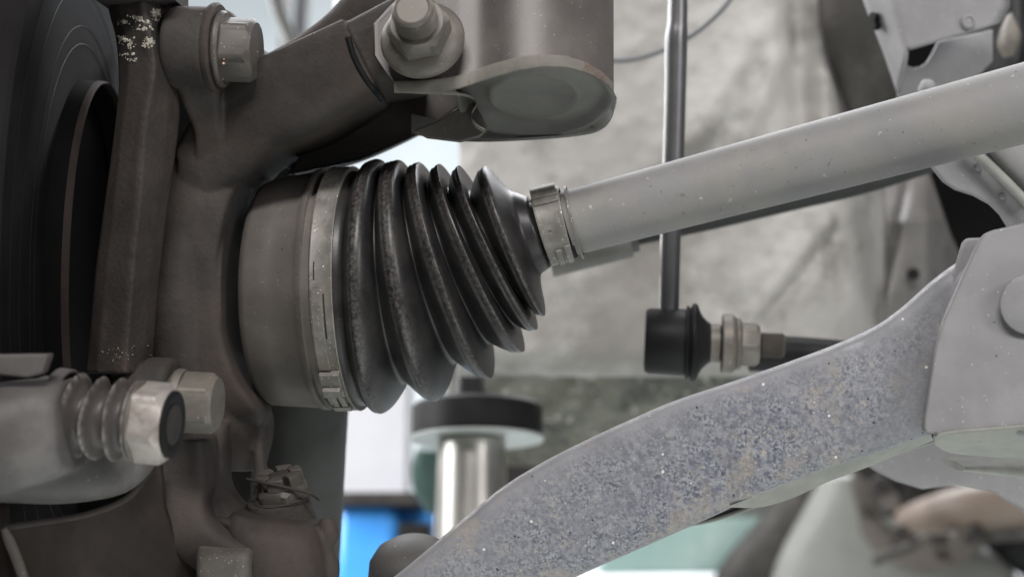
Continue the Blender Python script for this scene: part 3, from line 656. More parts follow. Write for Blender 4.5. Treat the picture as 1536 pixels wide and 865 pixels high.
for cx, cy, sx, sy, n in ((186, 33, 12, 5, 30), (205, 27, 12, 4, 40), (218, 33, 8, 6, 30), (236, 14, 6, 8, 25), (232, 20, 8, 12, 45), (182, 60, 10, 10, 40), (222, 62, 10, 12, 80), (196, 66, 8, 10, 35), (190, 82, 14, 6, 18), (214, 42, 16, 6, 25), (200, 90, 12, 4, 12)):
    for _ in range(n):
        x, y = random.gauss(cx, sx * .42), random.gauss(cy, sy * .42)
        if 176 < x < 246 and y > 14: flake(x, y, random.choice([.6, .8, 1.0, 1.4, 2.0, 2.8]), on_col(x, y) - .0002)
for _ in range(40):
    x, y = random.gauss(180, 16), random.gauss(532, 7); flake(x, y, random.uniform(.4, 1.1), on_col(x, y) - .0002)
M_salt = mat('white_salt_flakes', (0.30, 0.28, 0.23, 1), (0.50, 0.47, 0.40, 1), .8, 0, 300, None)
V, F = join(*fl); o = mk('salt_crust', V, F, M_salt, cb_, smooth=False); o['kind'] = 'stuff'

# bolts
def bolt(C, ax, ap, H, fr, fh, m, label, cat='bolt', dish=.0, group='caliper bracket bolts', rot=.5, wash=True):
    t = thing('hex_bolt', label, cat, C, group)
    V, F = lathe(C, ax, [(-.004, fr * .5), (0, fr * .97), (.0006, fr), (fh * .6, fr), (fh, fr * .95), (fh, ap * .8)], 64); mk('flange', V, F, m, t)
    V, F = hexhead(C + nz(ax) * fh * .9, ax, ap, H, dish, rot); mk('head', V, F, m, t)
    return t
bax = cv(1, -.05, .08)
bolt(P(331, 74, .500), bax, 44 * u(.5), 47 * u(.5), 57 * u(.5), .0022, M_boltdark, 'dull hexagon bolt at the top of the knuckle ear, orange chip on one flat', rot=.15)
bolt(P(264, 602, .470), cv(1, -.04, .08), 41 * u(.47), 52 * u(.47), 50 * u(.47), .003, M_nut, 'pale hexagon bolt half hidden behind the slide pin bolt', rot=.0)
V, F = lathe(P(318, 72, .501), bax, [(0, .01), (0, .0152), (.001, .0158), (.0022, .0158), (.003, .0150), (.003, .01)], 64)
tag(mk('washer', V, F, M_cast), 'round washer under the upper hexagon bolt, against the ear boss', 'washer')

fl = []
for x, y, rp in ((335, 80, 3.2), (337, 87, 3.4), (335, 95, 2.0), (341, 85, 1.8), (349, 68, 1.2), (356, 63, 1.0)): flake(x, y, rp, .4893)
V, F = join(*fl); tag(mk('paint_chip', V, F, mat('orange_chip', (.75, .38, .24, 1), (.85, .55, .42, 1), .5, 0, 300, None), smooth=False), 'tiny orange and white chip stuck on the flat of the upper hexagon bolt', 'chip', kind='stuff')
# ------------------------------------------------------------------ brake disc and rim
X0 = -.172
bd = thing('brake_disc', 'dark smooth brake disc seen edge-on at the left with fine circular scoring', 'disc', (X0, .555, 1.25))
ctr_ = P(150, 440, .575); ctr_ = np.array([X0, ctr_[1], ctr_[2] + .003]); dax = nz(np.array([1, .11, 0.02]))
prof = [(-.02, .05), (-.02, .143), (-.0015, .144), (0, .143)]; rrr = .143
while rrr > .085:
    rrr -= random.uniform(.0008, .003); prof.append((random.choice([0, -.00004, .00003, -.00006]), rrr))
prof += [(0, .083)]
V, F = lathe(ctr_, dax, prof, 180, caps=False); mk('friction_ring', V, F, M_disc, bd, sharp=20)
V, F = lathe(ctr_, dax, [(-.001, .0830), (.0068, .0820), (.0068, .0812), (-.002, .080)], 160, caps=False); mk('hat_wall', V, F, M_void, bd)
V, F = lathe(ctr_, dax, [(.0060, .0824), (.0078, .0822), (.0086, .0816), (.0078, .0809), (.0060, .0808)], 160, caps=False); mk('rusty_lip', V, F, M_rust, bd)
for rs_, w_ in ((.0965, .0003), (.1035, .0002), (.118, .0003), (.131, .0002)):
    V, F = lathe(ctr_, dax, [(.00004, rs_ - w_), (.00016, rs_ - w_ * .4), (.00016, rs_ + w_ * .4), (.00004, rs_ + w_)], 160, caps=False); mk('score_mark', V, F, M_score, bd)
V, F = lathe(ctr_, dax, [(-.003, .081), (-.006, .02), (-.02, .02)], 90, caps=True); mk('hat', V, F, M_void, bd)
V, F = lathe(ctr_ + np.array([-.024, 0, 0]), dax, [(0, .150), (0, .185), (-.02, .190), (-.08, .190)], 120, caps=False)
tag(mk('alloy_wheel', V, F, M_caliper, solid=.004), 'light grey speckled wheel rim edge at the top left behind the disc', 'rim')
V, F = prism([(-60, 500), (150, 300), (200, 60), (320, 40), (400, 150), (600, 140), (598, 205), (545, 238), (480, 262), (330, 300), (260, 420), (240, 640), (-60, 640)], .64, .01); tag(mk('gap_shade_sheet', V, F, M_void, bevel=.002), 'black sheet painted as the shade in the gap between disc and knuckle', 'shield')  # added black sheet, the gap's shade is put into its colour

# ------------------------------------------------------------------ caliper, slide pin
dc = .43
cl_ = thing('brake_caliper', 'grey cast brake caliper at the lower left edge', 'caliper', P(60, 740, dc))
pcs = [slab([(-80, 590, -80, 730, dc, .03), (10, 572, 10, 735, dc, .028), (60, 568, 60, 725, dc, .025), (106, 566, 112, 705, dc, .020), (112, 575, 116, 690, dc, .016)], 3),
       slab([(-80, 640, -80, 745, .455, .02), (20, 640, 20, 750, .455, .02), (100, 640, 110, 752, .46, .018), (180, 640, 190, 738, .465, .012), (215, 650, 232, 700, .468, .006)], 2.6),
       lathe(P(60, 628, dc), cv(1, -.05, .05), [(0, .004), (0, .0132), (.008, .0134), (.0105, .0130), (.0108, .004)], 48)]
mk('caliper_body', *fuse(pcs, .0009, 8), M_caliper, cl_, sharp=None)
V, F = prism([(-60, 533), (72, 531), (62, 560), (40, 566), (0, 562), (-60, 572)], .412, .006); V, F = lathe(P(98, 622, dc), cv(1, -.075, .12), [(-12 * u(dc), 50 * u(dc)), (-12 * u(dc), 70 * u(dc)), (4 * u(dc), 69 * u(dc)), (7 * u(dc), 67 * u(dc)), (7 * u(dc), 50 * u(dc))], 64); mk('pin_bore', V, F, M_caliper, cl_)
V, F = lathe(P(98, 622, dc), cv(1, -.075, .12), [(6 * u(dc), 64.5 * u(dc)), (7.6 * u(dc), 64 * u(dc)), (7.6 * u(dc), 45 * u(dc))], 64); mk('bore_gap_shade', V, F, M_void, cl_)  # black ring drawn for the shade between bore and boot
V, F = prism([(-60, 533), (72, 531), (62, 560), (40, 566), (0, 562), (-60, 572)], .412, .006); mk('pad_clip', V, F, M_caliper, cl_, bevel=.0006)
pin = thing('slide_pin', 'worn shiny slide pin bolt with grey ribbed rubber boot at the lower left', 'bolt', P(160, 690, dc))
pax = cv(1, -.075, .12); q = u(dc)
A1 = P(98, 622, dc)
pp = [(94, 30), (95, 61), (99, 60), (104, 58), (108, 46), (110, 50), (115, 62), (117.5, 65), (120, 60), (126, 46), (135, 40), (143, 46), (148, 60), (150, 62.5), (152.5, 58), (159, 45), (168, 41), (176, 47), (181, 60), (183, 62.5), (185.5, 58), (191, 48), (198, 45), (204, 52), (207.5, 60), (210, 61), (213, 54), (216, 30)]
pp = catmull(np.array(pp, float), 3)
def rfp(k, s, r, th):           # two ribs pinched where the boot is squashed
    sq = np.exp(-((np.mod(th, 2 * math.pi) - 4.5) / .55) ** 2) * math.exp(-(((s / q + 98) - 140) / 16) ** 2)
    return np.full(len(th), r) * (1 - .15 * sq), s + 5 * q * np.sin(th * 2 + 1) * math.exp(-(((s / q + 98) - 140) / 22) ** 2)
V, F = lathe(A1, pax, [((x - 98) * q, r * q) for x, r in pp], 90, rf=rfp); rb_o = mk('ribbed_boot', V, F, M_pinboot, pin, sharp=None)
rb_o.data.attributes.new('dust', 'FLOAT', 'POINT').data.foreach_set('value', np.repeat([max(0, min(1, (r - 56) / 6)) for x, r in pp], 90).astype(np.float32))  # layer that makes the rib crests paler
A2 = A1 + nz(pax) * (212 - 98) * q
V, F = lathe(A2, pax, [(0, 30 * q), (0, 60 * q), (4 * q, 62 * q), (6 * q, 60 * q), (6 * q, 20 * q)], 64); mk('collar', V, F, M_nut, pin)
V, F = hexhead(A2 + nz(pax) * 5 * q, pax, 55 * q, 46 * q, .0, .25); mk('bolt_head', V, F, M_bright, pin)
A3 = A2 + nz(pax) * 51 * q
V, F = lathe(A3, pax, [(-.0004, 49 * q), (.0008, 50 * q), (.0011, 46 * q), (.0006, 36 * q), (.0006, 3 * q)], 64); mk('socket', V, F, M_black, pin)
V, F = lathe(A3, pax, [(.0004, 30 * q), (.0011, 30 * q), (.0012, 27 * q), (.0010, 16 * q), (.0008, 3 * q)], 48); mk('pin_core', V, F, M_dark, pin)
# lower splash plate
V, F = prism([(8, 790), (60, 782), (130, 770), (190, 745), (228, 700), (240, 690), (246, 760), (262, 810), (300, 850), (300, 900), (40, 900), (30, 860)], lambda x, y: .437 + x * .00016, .004)
sp = thing('splash_plate', 'dark brown flat plate under the caliper with a pale left edge', 'plate', P(140, 860, .48))
mk('sheet', V, F, M_crust, sp, bevel=.0008)
V, F = tube([P(6, 792, .436), P(14, 810, .437), P(30, 850, .438), P(46, 900, .440)], [.0009, .0016, .0016, .0016], 10); mk('rolled_edge', V, F, M_cast_light, sp)
V, F = tube([P(8, 791, .438), P(60, 783, .446), P(130, 771, .4575), P(190, 747, .467), P(226, 705, .473)], .0011, 10); mk('rolled_rim', V, F, M_cast, sp)
V, F = slab([(-40, 735, 14, 745, .45, .004), (-40, 800, 12, 800, .45, .004), (-40, 900, 30, 900, .45, .004)], 4); tag(mk('rusty_stub', V, F, M_rust), 'rust red bracket stub at the lower left corner', 'bracket')
V, F = prism([(-60, 700), (300, 640), (330, 900), (-60, 900)], .56, .01); tag(mk('under_caliper_shade', V, F, M_void, bevel=.002), 'black sheet painted as the shade in the gap under the caliper', 'plate')  # black sheet put where the gap holds only shade

# ------------------------------------------------------------------ strut
ds = .47
st = thing('strut', 'brown grey strut foot with pressed bracket and grey green round cap', 'strut', P(800, 150, .5))
tax = cv(0, math.cos(math.radians(21)), -math.sin(math.radians(21)))       # its axis, upwards
tc = P(802, 146, .5045); rt = 117 * u(.505)
def bcurve(x):                                                              # lower edge of the wrapped bracket
    xs = [592, 630, 665, 690, 715, 745, 780, 815, 850, 880, 905, 925]; ys = [126, 125, 122, 117, 108, 98, 89, 85, 88, 98, 113, 134]
    return float(np.interp(x, xs, ys))
def lfix(y): return float(np.interp(y, [-60, 0, 8, 36, 84, 127], [600, 597, 588, 562, 563, 592]))
def bdep(x):
    r = 121.0; t = (x - 802) / r
    cyl = .502 - u(.5) * r * math.sqrt(max(0, 1 - t * t))
    flat = .4795 + max(0, 690 - x) * .000035
    if x > 860: return min(cyl, .502)
    k = .0016; return -k * math.log(math.exp(-flat / k) + math.exp(-cyl / k))
rows = []; NC = 90
for v in np.linspace(0, 1, 40):
    row = []
    for s in np.linspace(0, 1, NC):
        x_b = 592 + s * (920.5 - 592)
        yb = bcurve(x_b); y = yb - v * (yb + 60)
        if s < .35:
            x = lfix(y) + (x_b - 592) * (1 - (lfix(y) - 592) / (.35 * 328.5)) if False else lfix(y) * (1 - s / .35) + (592 + .35 * 328.5) * (s / .35)
        else: x = x_b
        row.append(P(x, y, bdep(x) + (127 - y) * u(.49) * .37))
    rows.append(row)
V, F = sheet(rows); mk('wrapped_bracket', V, F, M_strut, st, sharp=None)
# thick pale lower edge of that bracket
low = [np.array(p) for p in rows[0]]; e = []
for i, p in enumerate(low):
    s = i / (NC - 1); w = float(np.interp(s, [0, .35, .6, .8, 1], [13, 16, 16, 13, 8])) * u(.48)
    e.append([p + TW * .0006 + UP * .0008, p + TW * .0010 - UP * .0002, p - UP * w * .95 + TW * .0004, p - UP * w + FW * .0015, p + FW * .004 - UP * w * .4])
V, F = sheet(e); mk('bracket_edge', V, F, M_strutedge, st)
lft = [r[0] for r in rows]; e = [[p + RT * .0012 + TW * .0004, p + TW * .0003, p - RT * .0006 + FW * .0006, p - RT * .0004 + FW * .004] for p in lft]
V, F = sheet(e); mk('bracket_side_edge', V, F, M_strut, st)
# cup seen from below
e1, e2, nn = frame(-tax, TW)
def cuprf(k, s, r, th): return np.full(len(th), r) * (1 + .012 * np.sin(5 * th + 1) + .01 * np.sin(9 * th))
V, F = lathe(tc, tax, [(.004, rt * .97), (.0, rt * 1.0), (-.0012, rt * 1.015), (-.0016, rt * 1.0), (-.0012, rt * .95), (.0012, rt * .90), (.0022, rt * .80), (.0018, rt * .66), (.0006, rt * .60), (-.0002, rt * .56), (.0010, rt * .50), (.0014, rt * .1)], 96, rf=cuprf); mk('bottom_cup', V, F, M_cap, st, sharp=None)
V, F = lathe(tc, tax, [(.003, rt * .97), (.12, rt * .97)], 80, caps=False); mk('strut_tube', V, F, M_strut, st)
# rear ear of the bracket
V, F = prism([(620, 196), (655, 182), (690, 160), (708, 150), (722, 172), (733, 192), (720, 205), (690, 213), (640, 207)], .512, .003); mk('rear_ear', V, F, M_strut, st, bevel=.0006)
cpts = catmull(np.array([(600, 136), (650, 139), (690, 141), (708, 146), (714, 156), (707, 170), (708, 180), (716, 190), (727, 196)], float), 6); e = []
for x, y in cpts: e.append([P(x, y - 3.2, .492), P(x + 1, y - 1, .4905), P(x, y + 3.0, .4915), P(x, y + 3.2, .515), P(x, y - 3, .515)])
V, F = sheet(e); mk('folded_lip', V, F, M_strutedge, st)
cpts = catmull(np.array([(617, 197), (660, 205), (720, 209), (800, 206), (860, 201), (895, 194), (915, 178), (925, 150)], float), 6); e = []
for x, y in cpts: e.append([P(x - (x > 890) * 12, y - 26, .534), P(x, y - 4, .530), P(x, y, .528), P(x, y + 4, .530), P(x, y + 4, .536)])
V, F = sheet(e); mk('lower_rim', V, F, M_cap, st)
V, F = prism([(560, 120), (740, 104), (742, 190), (700, 152), (640, 196), (600, 214), (540, 240), (430, 262), (470, 200)], .548, .004); mk('inner_web', V, F, M_strut, st, bevel=.001)
# flange nut on the strut bolt
sax = cv(-.11, .36, 1); q = u(.478); C0 = P(634, 60, .4785)
fn = thing('flange_nut', 'brown flange nut with threaded bolt end on the strut bracket', 'nut', C0)
V, F = lathe(C0, sax, [(-.002, 40 * q), (-.001, 63 * q), (.0005, 64 * q), (.002, 60 * q), (.0042, 50 * q), (.0046, 30 * q)], 80); mk('flange', V, F, M_nut, fn)
V, F = hexhead(C0 + nz(sax) * .0038, sax, 42 * q, .0085, 0, .35); mk('hexagon', V, F, M_nut, fn)
prof = [(.010, 26 * q), (.0125, 32 * q)]
for k in range(5): prof += [(.0125 + k * .0014, 32.5 * q), (.0132 + k * .0014, 28.5 * q)]
prof += [(.0196, 30 * q), (.0205, 27.5 * q), (.0207, 25 * q), (.0203, 23 * q), (.0203, 2 * q)]
V, F = lathe(C0, sax, prof, 56); mk('bolt_end', V, F, M_nut, fn)

# ------------------------------------------------------------------ control arm
ar = thing('control_arm', 'pitted blue grey lower control arm sweeping up to the right bracket', 'suspension arm', P(1000, 800, .5))
Ut = [(470, 960), (540, 905), (600, 858), (650, 817), (700, 774), (755, 730), (815, 693), (880, 660), (945, 630), (1010, 602), (1100, 572), (1180, 544), (1255, 516), (1312, 490), (1352, 462), (1400, 420), (1450, 385), (1520, 345)]
Lt = [(640, 1090), (700, 1000), (745, 950), (790, 910), (850, 872), (905, 846), (960, 822), (1015, 798), (1065, 776), (1110, 755), (1160, 733), (1215, 710), (1270, 692), (1320, 677), (1370, 660), (1430, 640), (1500, 610), (1600, 570)]
n_ = min(len(Ut), len(Lt)); Uc = catmull(np.array(Ut, float), 6); Lc = catmull(np.array(Lt, float), 6)
sec = [(.12, 30), (.03, 24), (.0, 16), (-.004, 10), (.0, 6), (.012, 3.2), (.035, 1.4), (.07, .5), (.12, .1), (.2, -.25), (.3, -.5), (.4, -.7), (.5, -.8), (.7, -.6), (.88, .1), (.945, .7), (.98, 1.8), (1.0, 3.6), (1.0, 8), (.99, 14), (.97, 22)]
nn_ = vnoise(41, 30); V = []; F = []
for (ux, uy), (lx, ly) in zip(Uc, Lc):
    d0 = .505 - (ux - 600) * .00004
    for t, dz in sec:
        x, y = ux + (lx - ux) * t, uy + (ly - uy) * t
        V.append(P(x, y, d0 + dz * .001 + .0005 * nn_(x, y)))
m = len(sec)
for k in range(len(Uc) - 1):
    for i in range(m): j = (i + 1) % m; F.append((k * m + i, k * m + j, (k + 1) * m + j, (k + 1) * m + i))
F.append(tuple(range(m))); F.append(tuple(range((len(Uc) - 1) * m, len(Uc) * m)))
ab = mk('arm_beam', V, F, M_arm, ar, sharp=None)
gv = []
for (ux, uy), (lx, ly) in zip(Uc, Lc):
    for t, dz in sec:
        x = ux + (lx - ux) * t; gx_ = float(np.interp(x, [560, 740, 900, 1180, 1300, 1400, 1470], [.5, .65, 1, 1, .6, .3, .12])); gv.append(gx_ * float(np.interp(t, [0, .05, .16, .3, .85, 1], [0, .1, .7, 1, 1, .6])))
ab.data.attributes.new('dust', 'FLOAT', 'POINT').data.foreach_set('value', np.array(gv, np.float32))
def strip(up, lo, d_up, d_lo, th=.0015):
    a = catmull(np.array(up, float), 6); b = catmull(np.array(lo, float), 6); g_ = []
    for (x, y), (p, r) in zip(a, b):
        A, B = P(x, y, d_up), P(p, r, d_lo); nrm = FW * th
        g_.append([A, A * .5 + B * .5 , B, B + nrm - UP * th * .2, A + nrm])
    return sheet(g_)
V, F = strip([(1095, 758), (1150, 736), (1210, 712), (1270, 691), (1330, 672), (1396, 650)], [(1098, 760), (1142, 760), (1190, 746), (1240, 723), (1310, 697), (1400, 660)], .490, .498)
mk('lower_flange', V, F, M_flange, ar)
V, F = strip([(980, 812), (1060, 776), (1140, 742), (1230, 705), (1310, 682), (1400, 650)], [(985, 790), (1060, 782), (1140, 756), (1230, 717), (1310, 690), (1400, 660)], .520, .522)
mk('rear_flange', V, F, M_dark, ar)
V, F = tube([P(x, y, .521) for x, y in [(985, 790), (1060, 781), (1140, 755), (1230, 717), (1310, 690), (1400, 661)]], .0009, 10); mk('rear_flange_rim', V, F, M_flange, ar)
V, F = lathe(P(622, 868, .535), cv(.05, .95, .25), [(-.02, .0150), (.0, .0175), (.006, .0172), (.011, .0145), (.0145, .0095), (.016, .002)], 56)
bj = mk('ball_joint_cap', V, F, mat('dusty_black_cap', (.06, .058, .056, 1), (.085, .08, .076, 1), .6, 0, 60, [(600, .0002, .4)], spec=(900, .70, .74, (.3, .28, .25, 1))), ar)

# ------------------------------------------------------------------ right bracket
db = .462
br = thing('subframe_bracket', 'light grey folded subframe bracket at the right edge holding the arm end', 'bracket', P(1480, 640, db))
bd_ = lambda x, y: db + (x - 1400) * -.00005 + (y - 500) * -.00003
out = [(1386, 640), (1388, 622), (1396, 570), (1404, 520), (1416, 480), (1430, 448), (1446, 412), (1462, 378), (1472, 358), (1480, 350), (1492, 345), (1540, 334), (1640, 310), (1640, 625), (1536, 638), (1470, 643), (1416, 648), (1408, 655), (1404, 650), (1396, 651), (1388, 648)]
V, F = prism(out, bd_, .003); mk('face_plate', V, F, M_armpaint, br, bevel=.0011)
a = [(1402, 662), (1410, 653), (1440, 648), (1500, 643), (1560, 638), (1640, 630)]; b = [(1404, 668), (1422, 678), (1460, 683), (1510, 686), (1560, 688), (1640, 690)]
ac, bc = catmull(np.array(a, float), 6), catmull(np.array(b, float), 6); g_ = []
for (x, y), (p, r) in zip(ac, bc):
    d = bd_(x, y)
    g_.append([P(x, y - 4, d + .003), P(x, y - 4, d - .0005), P(x, y - 2, d - .0012), P(x, y, d - .0012), P(x, y + 2, d + .0002), P((x + p) / 2, (y + r) / 2 + 2, d + .010), P(p, r, d + .022), P(p, r - 2, d + .026)])
V, F = sheet(g_); mk('bottom_fold', V, F, M_flange, br, sharp=None)
V, F = prism([(1421, 446), (1428, 420), (1437, 388), (1444, 364), (1451, 357), (1476, 356), (1468, 385), (1450, 425), (1434, 468), (1428, 462)], .472, .002); mk('side_tab', V, F, M_armpaint, br, bevel=.0008)
V, F = lathe(P(1546, 456, .4535), cv(-.1, 0, 1), [(-.002, 30 * u(db)), (0, 45 * u(db)), (.0006, 44 * u(db)), (.0012, 36 * u(db)), (.0013, 3 * u(db))], 56); mk('bushing_disc', V, F, M_armpaint, br)
V, F = lathe(P(1540, 636, .4535), cv(0, 0, 1), [(-.001, 20 * u(db)), (.0008, 17 * u(db)), (.0016, 10 * u(db)), (.0018, 1 * u(db))], 40); mk('weld_bump', V, F, M_armpaint, br)

# lower plate behind (blurred)
V, F = prism([(1290, 690), (1400, 655), (1640, 668), (1640, 820), (1560, 790), (1536, 766), (1490, 737), (1430, 728), (1385, 734), (1345, 722), (1315, 707)], .60, .004); lp = tag(mk('lower_crossmember', V, F, M_armpaint, bevel=.0015), 'out of focus grey crossmember plate below the right bracket', 'plate')
V, F = slab([(1430, 690, 1430, 702, .52, .012), (1480, 688, 1480, 708, .52, .014), (1640, 690, 1640, 730, .52, .014)], 3); tag(mk('crossmember_flange', V, F, M_flange), 'pale flange directly under the right bracket fold', 'flange')

# upper right box bracket
ub = thing('upper_bracket', 'light grey box bracket with dark oblong opening in the upper right corner', 'bracket', P(1400, 60, .62))
fold = [((1278, -60), (1330, -60)), ((1290, -10), (1338, -10)), ((1305, 30), (1344, 25)), ((1322, 72), (1352, 55)), ((1346, 140), (1372, 96))]
g_ = []
for v in np.linspace(0, 1, 24):
    i = v * (len(fold) - 1); k = min(int(i), len(fold) - 2); t = i - k
    a_ = np.array(fold[k][0]) * (1 - t) + np.array(fold[k + 1][0]) * t
    b_ = np.array([1340 + v * 20, -60 + v * 130.]) ; c_ = np.array([1515 - max(0, v - .75) * 60, -60 + 95 * v]) if v < 2 else None
    row = []
    for s in np.linspace(0, 1, 8): w = a_ * (1 - s) + b_ * s; row.append(P(*w, .642 - .022 * math.sin(s * math.pi / 2)))
    for s in np.linspace(0.04, 1, 14): w = b_ * (1 - s) + c_ * s; row.append(P(w[0], w[1] + (1 - s) * 6 * v, .62 - .004 * s + (.012 * max(0, (s - .93) / .07))))
    g_.append(row)
V, F = sheet(g_); mk('face_sheet', V, F, M_armpaint, ub, sharp=None, solid=.002)
V, F = prism([(1347, 138), (1340, 118), (1352, 104), (1352, 80), (1357, 78), (1358, 92), (1363, 99), (1371, 102), (1381, 100), (1391, 93), (1398, 82), (1402, 74), (1408, 62), (1490, 44), (1490, 92), (1420, 160), (1350, 160)], lambda x, y: .648 + (x - 1345) * .00004, .003); mk('lower_web', V, F, M_armpaint, ub, bevel=.001)
V, F = prism([(1345, 60), (1420, 55), (1420, 115), (1345, 115)], .70, .003); mk('opening_back', V, F, M_void, ub, smooth=False)
V, F = lathe(P(1315, 33, .634), cv(-.75, 0, .65), [(-.001, .0018), (.0035, .0019)], 24, rf=lambda k, s_, r_, th: r_ * (.5 + 1.6 * np.abs(np.cos(th)) ** 2)); mk('slot_shade', V, F, M_black, ub, smooth=False)  # black plug painted as the shade inside a slot
V, F = lathe(P(1452, 33, .6165), TW, [(-.001, .0030), (.0006, .0029), (.0010, .0022), (.0004, .0018), (.0004, .0002)], 32); mk('pressed_dimple', V, F, M_armpaint, ub)
V, F = lathe(P(1391, 132, .60), cv(0, .5, 1), [(-.002, .0035), (.0015, .0034), (.0035, .002), (.004, .0002)], 28); tag(mk('weld_nut', V, F, M_armpaint), 'small pale stud just above the drive shaft near the upper bracket', 'stud')
V, F = slab([(1500, -60, 1600, -60, .75, .02), (1503, 40, 1560, 30, .75, .02), (1500, 100, 1550, 100, .75, .02), (1480, 160, 1600, 160, .76, .02)], 3); tag(mk('hose_end', V, F, M_black), 'black hose at the upper right corner beside the box bracket', 'hose')
V, F = slab([(1512, 22, 1516, 22, .70, .004), (1500, 50, 1526, 42, .70, .006), (1498, 70, 1530, 60, .70, .006), (1506, 86, 1520, 84, .70, .004)], 2.5); tag(mk('pale_grommet', V, F, M_nut), 'small pale grommet beside the upper bracket in front of the black hose', 'grommet')

# crossmember plate at the right, between shaft and bracket
cm = thing('crossmember_gusset', 'grey curved gusset plate with a bright raised rib, right of the shaft', 'plate', P(1500, 300, .54))
o_ = [(1370, 190), (1388, 228), (1400, 252), (1416, 272), (1434, 284), (1462, 293), (1486, 306), (1502, 322), (1516, 345), (1530, 370), (1660, 370), (1660, 120), (1500, 150)]
V, F = prism(o_, .555, .003); mk('plate', V, F, M_armpaint, cm, bevel=.0008)
V, F = tube([P(1444, 212, .548), P(1480, 244, .547), P(1520, 283, .546), (P(1570, 335, .545))], [.0019] * 4, 12); mk('rib', V, F, M_flange, cm)
V, F = slab([(1462, 205, 1500, 180, .55, .004), (1500, 245, 1560, 210, .548, .005), (1560, 305, 1640, 250, .545, .006)], 2.6); mk('raised_web', V, F, M_shaft, cm)
for x, y in ((1468, 250), (1505, 293)):
    V, F = lathe(P(x, y, .553), TW, [(-.001, .0016), (.0006, .0013), (.0009, .0002)], 16); mk('rivet', V, F, M_armpaint, cm)
V, F = prism([(1392, 240), (1560, 240), (1560, 420), (1462, 420), (1430, 350)], .78, .005); tag(mk('cavity_shade', V, F, M_void, smooth=False), 'black sheet painted as the shade of the hollow behind the gusset plate', 'hollow')  # the hollow's shade is painted as a flat black sheet

# ------------------------------------------------------------------ lift parts, workshop behind
dp = .86; zc = P(716, 655, dp); up = np.array([0, 0, 1.]); q = u(dp)
pad = thing('lift_pad', 'black round rubber lift pad on a polished steel post, seen from below', 'lift pad', zc - up * .12)
V, F = lathe(zc, up, [(0, 40 * q), (0, 95 * q), (3 * q, 98 * q), (44 * q, 98 * q), (50 * q, 92 * q), (50 * q, 10 * q)], 80); mk('rubber_pad', V, F, M_black, pad)
V, F = lathe(zc, up, [(-3 * q, 30 * q), (-3 * q, 90 * q), (-5 * q, 95 * q), (-5 * q, 99 * q), (-3 * q, 100 * q), (-1 * q, 100 * q), (0, 96 * q), (0, 30 * q)], 80); mk('steel_plate', V, F, M_plate, pad)
V, F = lathe(zc - up * .25 - RT * 8 * q, up, [(0, 66 * q), (.25 - 7 * q, 51 * q)], 64); mk('post', V, F, M_chrome, pad)
V, F = slab([(625, 672, 660, 672, 1.12, .02), (618, 700, 680, 700, 1.12, .02), (622, 735, 700, 735, 1.12, .02), (640, 765, 760, 765, 1.12, .02)], 3); tag(mk('lift_arm_casting', V, F, mat('dark_green_enamel', (.03, .055, .05, 1), (.05, .085, .075, 1), .35, 0, 20, None)), 'dark green casting behind the steel lift post', 'casting')
V, F = slab([(684, 545, 722, 545, .90, .02), (678, 604, 730, 604, .88, .02)], 3); tag(mk('jacking_lug', V, F, M_black), 'black lug between rubber lift pad and sill', 'lug')
V, F = box(P(555, 600, 1.7) , (122 * u(1.7), .1, .36)); o = mk('white_pillar', V, F, M_white, bevel=.002, smooth=False); tag(o, 'white speckled pillar behind the boot, left of the lift pad', 'pillar')
V, F = lathe(P(652, 700, 1.9), np.array([0, 0, 1.]), [(0, .028), (.4, .028)], 20); tag(mk('background_pole', V, F, M_wall), 'pale pole far behind the lift post', 'pole')
bl = thing('lift_carriage', 'bright glossy blue steel lift carriage behind the lift post, bottom edge', 'lift', P(560, 860, 1.35))
c = P(553, 870, 1.35); V, F = box(c, (.062, .06, .15)); mk('blue_cover', V, F, M_blue, bl, bevel=.012)
c = P(506, 860, 1.37); V, F = box(c, (.014, .06, .15)); mk('blue_rail', V, F, M_blue, bl, bevel=.003)
c = P(618, 860, 1.37); V, F = box(c, (.040, .06, .150)); mk('blue_side', V, F, M_blue, bl, bevel=.003)
c = P(622, 835, 1.32); V, F = box(c, (.030, .03, .06)); mk('black_block', V, F, M_black, bl, bevel=.002)
c = P(567, 752, 1.345); V, F = box(c, (.087, .055, .012)); mk('top_channel', V, F, M_dark, bl, bevel=.001)
# blurred drivetrain at the lower right
DD = 1.66
V, F = prism([(920, 784), (1185, 776), (1150, 845), (1120, 858), (900, 862)], DD, .05); tag(mk('teal_panel', V, F, M_teal, bevel=.004), 'pale teal panel out of focus under the control arm', 'panel')
V, F = prism([(1000, 740), (1300, 640), (1300, 740), (1190, 775), (1000, 790)], DD + .02, .04); tag(mk('upper_teal_panel', V, F, M_cap, bevel=.004), 'grey green panel above the pale teal panel, out of focus', 'panel')
V, F = slab([(1215, 690, 1320, 690, DD - .02, .03), (1150, 770, 1250, 770, DD - .02, .03), (1085, 845, 1190, 845, DD - .02, .03), (1060, 900, 1180, 900, DD - .02, .03)], 3); tag(mk('dark_mount', V, F, M_gus), 'diagonal black mount out of focus right of the teal panel', 'mount')
V, F = slab([(1235, 715, 1330, 700, DD - .06, .03), (1205, 770, 1380, 770, DD - .06, .04), (1170, 835, 1500, 835, DD - .06, .04), (1150, 900, 1540, 900, DD - .06, .04)], 3); tag(mk('gearbox_bell', V, F, M_pale), 'pale grey gearbox bell out of focus at the bottom, left of the brown ring', 'gearbox')
gx = thing('gearbox_flange', 'brown stained ring flange out of focus at the lower right', 'flange', P(1370, 800, 1.55))
q = u(1.55); fx = cv(-.35, .12, 1)
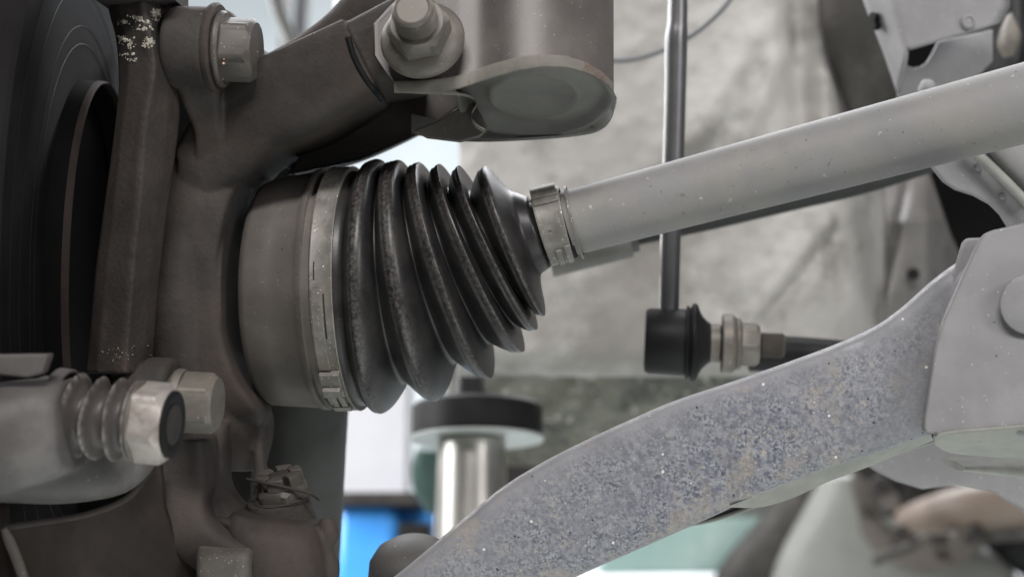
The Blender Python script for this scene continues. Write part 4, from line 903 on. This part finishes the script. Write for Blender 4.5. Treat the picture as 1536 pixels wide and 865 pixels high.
V, F = lathe(P(1385, 745, 1.55), fx, [(-.03, 100 * q), (0, 110 * q), (.008, 108 * q), (.010, 98 * q), (.005, 72 * q), (-.014, 66 * q)], 64, caps=False); mk('ring', V, F, M_brown, gx)
V, F = lathe(P(1385, 745, 1.55), fx, [(-.016, 80 * q), (-.006, 70 * q), (-.006, 30 * q), (.016, 26 * q), (.018, 5 * q)], 48); mk('hub', V, F, M_dark, gx)
for k in range(8):
    a = k * math.pi / 4 + .3; e1, e2, nn = frame(fx); c = P(1385, 745, 1.545) + (math.cos(a) * e1 + math.sin(a) * e2) * 86 * q
    V, F = hexhead(c, fx, 7 * q, .01); mk('flange_bolt', V, F, M_dark, gx)
q = u(1.42)
ep = thing('exhaust_pipe', 'tan heat stained pipe out of focus below the right bracket', 'pipe', P(1500, 780, 1.4))
V, F = tube([P(1352, 781, 1.46), P(1400, 772, 1.44), P(1450, 764, 1.42), P(1560, 750, 1.40), P(1680, 735, 1.37)], [20 * q, 29 * q, 35 * q, 38 * q, 38 * q], 40); mk('pipe', V, F, M_orange, ep)
for i, (x, y, rr_) in enumerate([(1336, 752, 17), (1352, 800, 15), (1384, 812, 13), (1318, 728, 16), (1432, 806, 12), (1462, 796, 10)]):
    V, F = hexhead(P(x, y, 1.40), cv(-.3 + .1 * i, .2, 1), rr_ * q * .8, rr_ * q * 1.4); mk('clamp_bolt', V, F, M_dark if i % 2 else M_brown, ep)
V, F = tube([P(1310, 842, 1.42), P(1380, 815, 1.41), P(1480, 806, 1.40), P(1640, 796, 1.38)], [7 * q] * 4, 20); tag(mk('grey_hose', V, F, M_gus), 'thin dark hose crossing under the tan pipe', 'hose')
V, F = slab([(1300, 712, 1352, 700, 1.5, .01), (1310, 750, 1350, 745, 1.5, .012), (1322, 775, 1345, 772, 1.5, .008)], 2.5); tag(mk('dark_clip', V, F, M_dark), 'dark clip left of the tan pipe end, out of focus', 'clip')
V, F = slab([(1490, 790, 1680, 770, 1.6, .03), (1480, 820, 1680, 820, 1.6, .03), (1540, 870, 1680, 870, 1.6, .03)], 3); tag(mk('dark_mount', V, F, M_black), 'black out of focus mount in the lower right corner', 'mount')
V, F = slab([(1270, 680, 1290, 715, 1.5, .02), (1400, 680, 1410, 732, 1.5, .02), (1660, 690, 1660, 745, 1.5, .02)], 3); tag(mk('dark_bracket', V, F, M_dark), 'dark bracket just above the tan pipe', 'bracket')
V, F = box(P(1240, 905, 1.80), (.77, .04, .072)); tag(mk('white_beam', V, F, M_whiteb, smooth=False, bevel=.01), 'bright white beam out of focus along the bottom edge at the right', 'beam')
for o in S.objects:
    if '_w' in o: del o['_w']
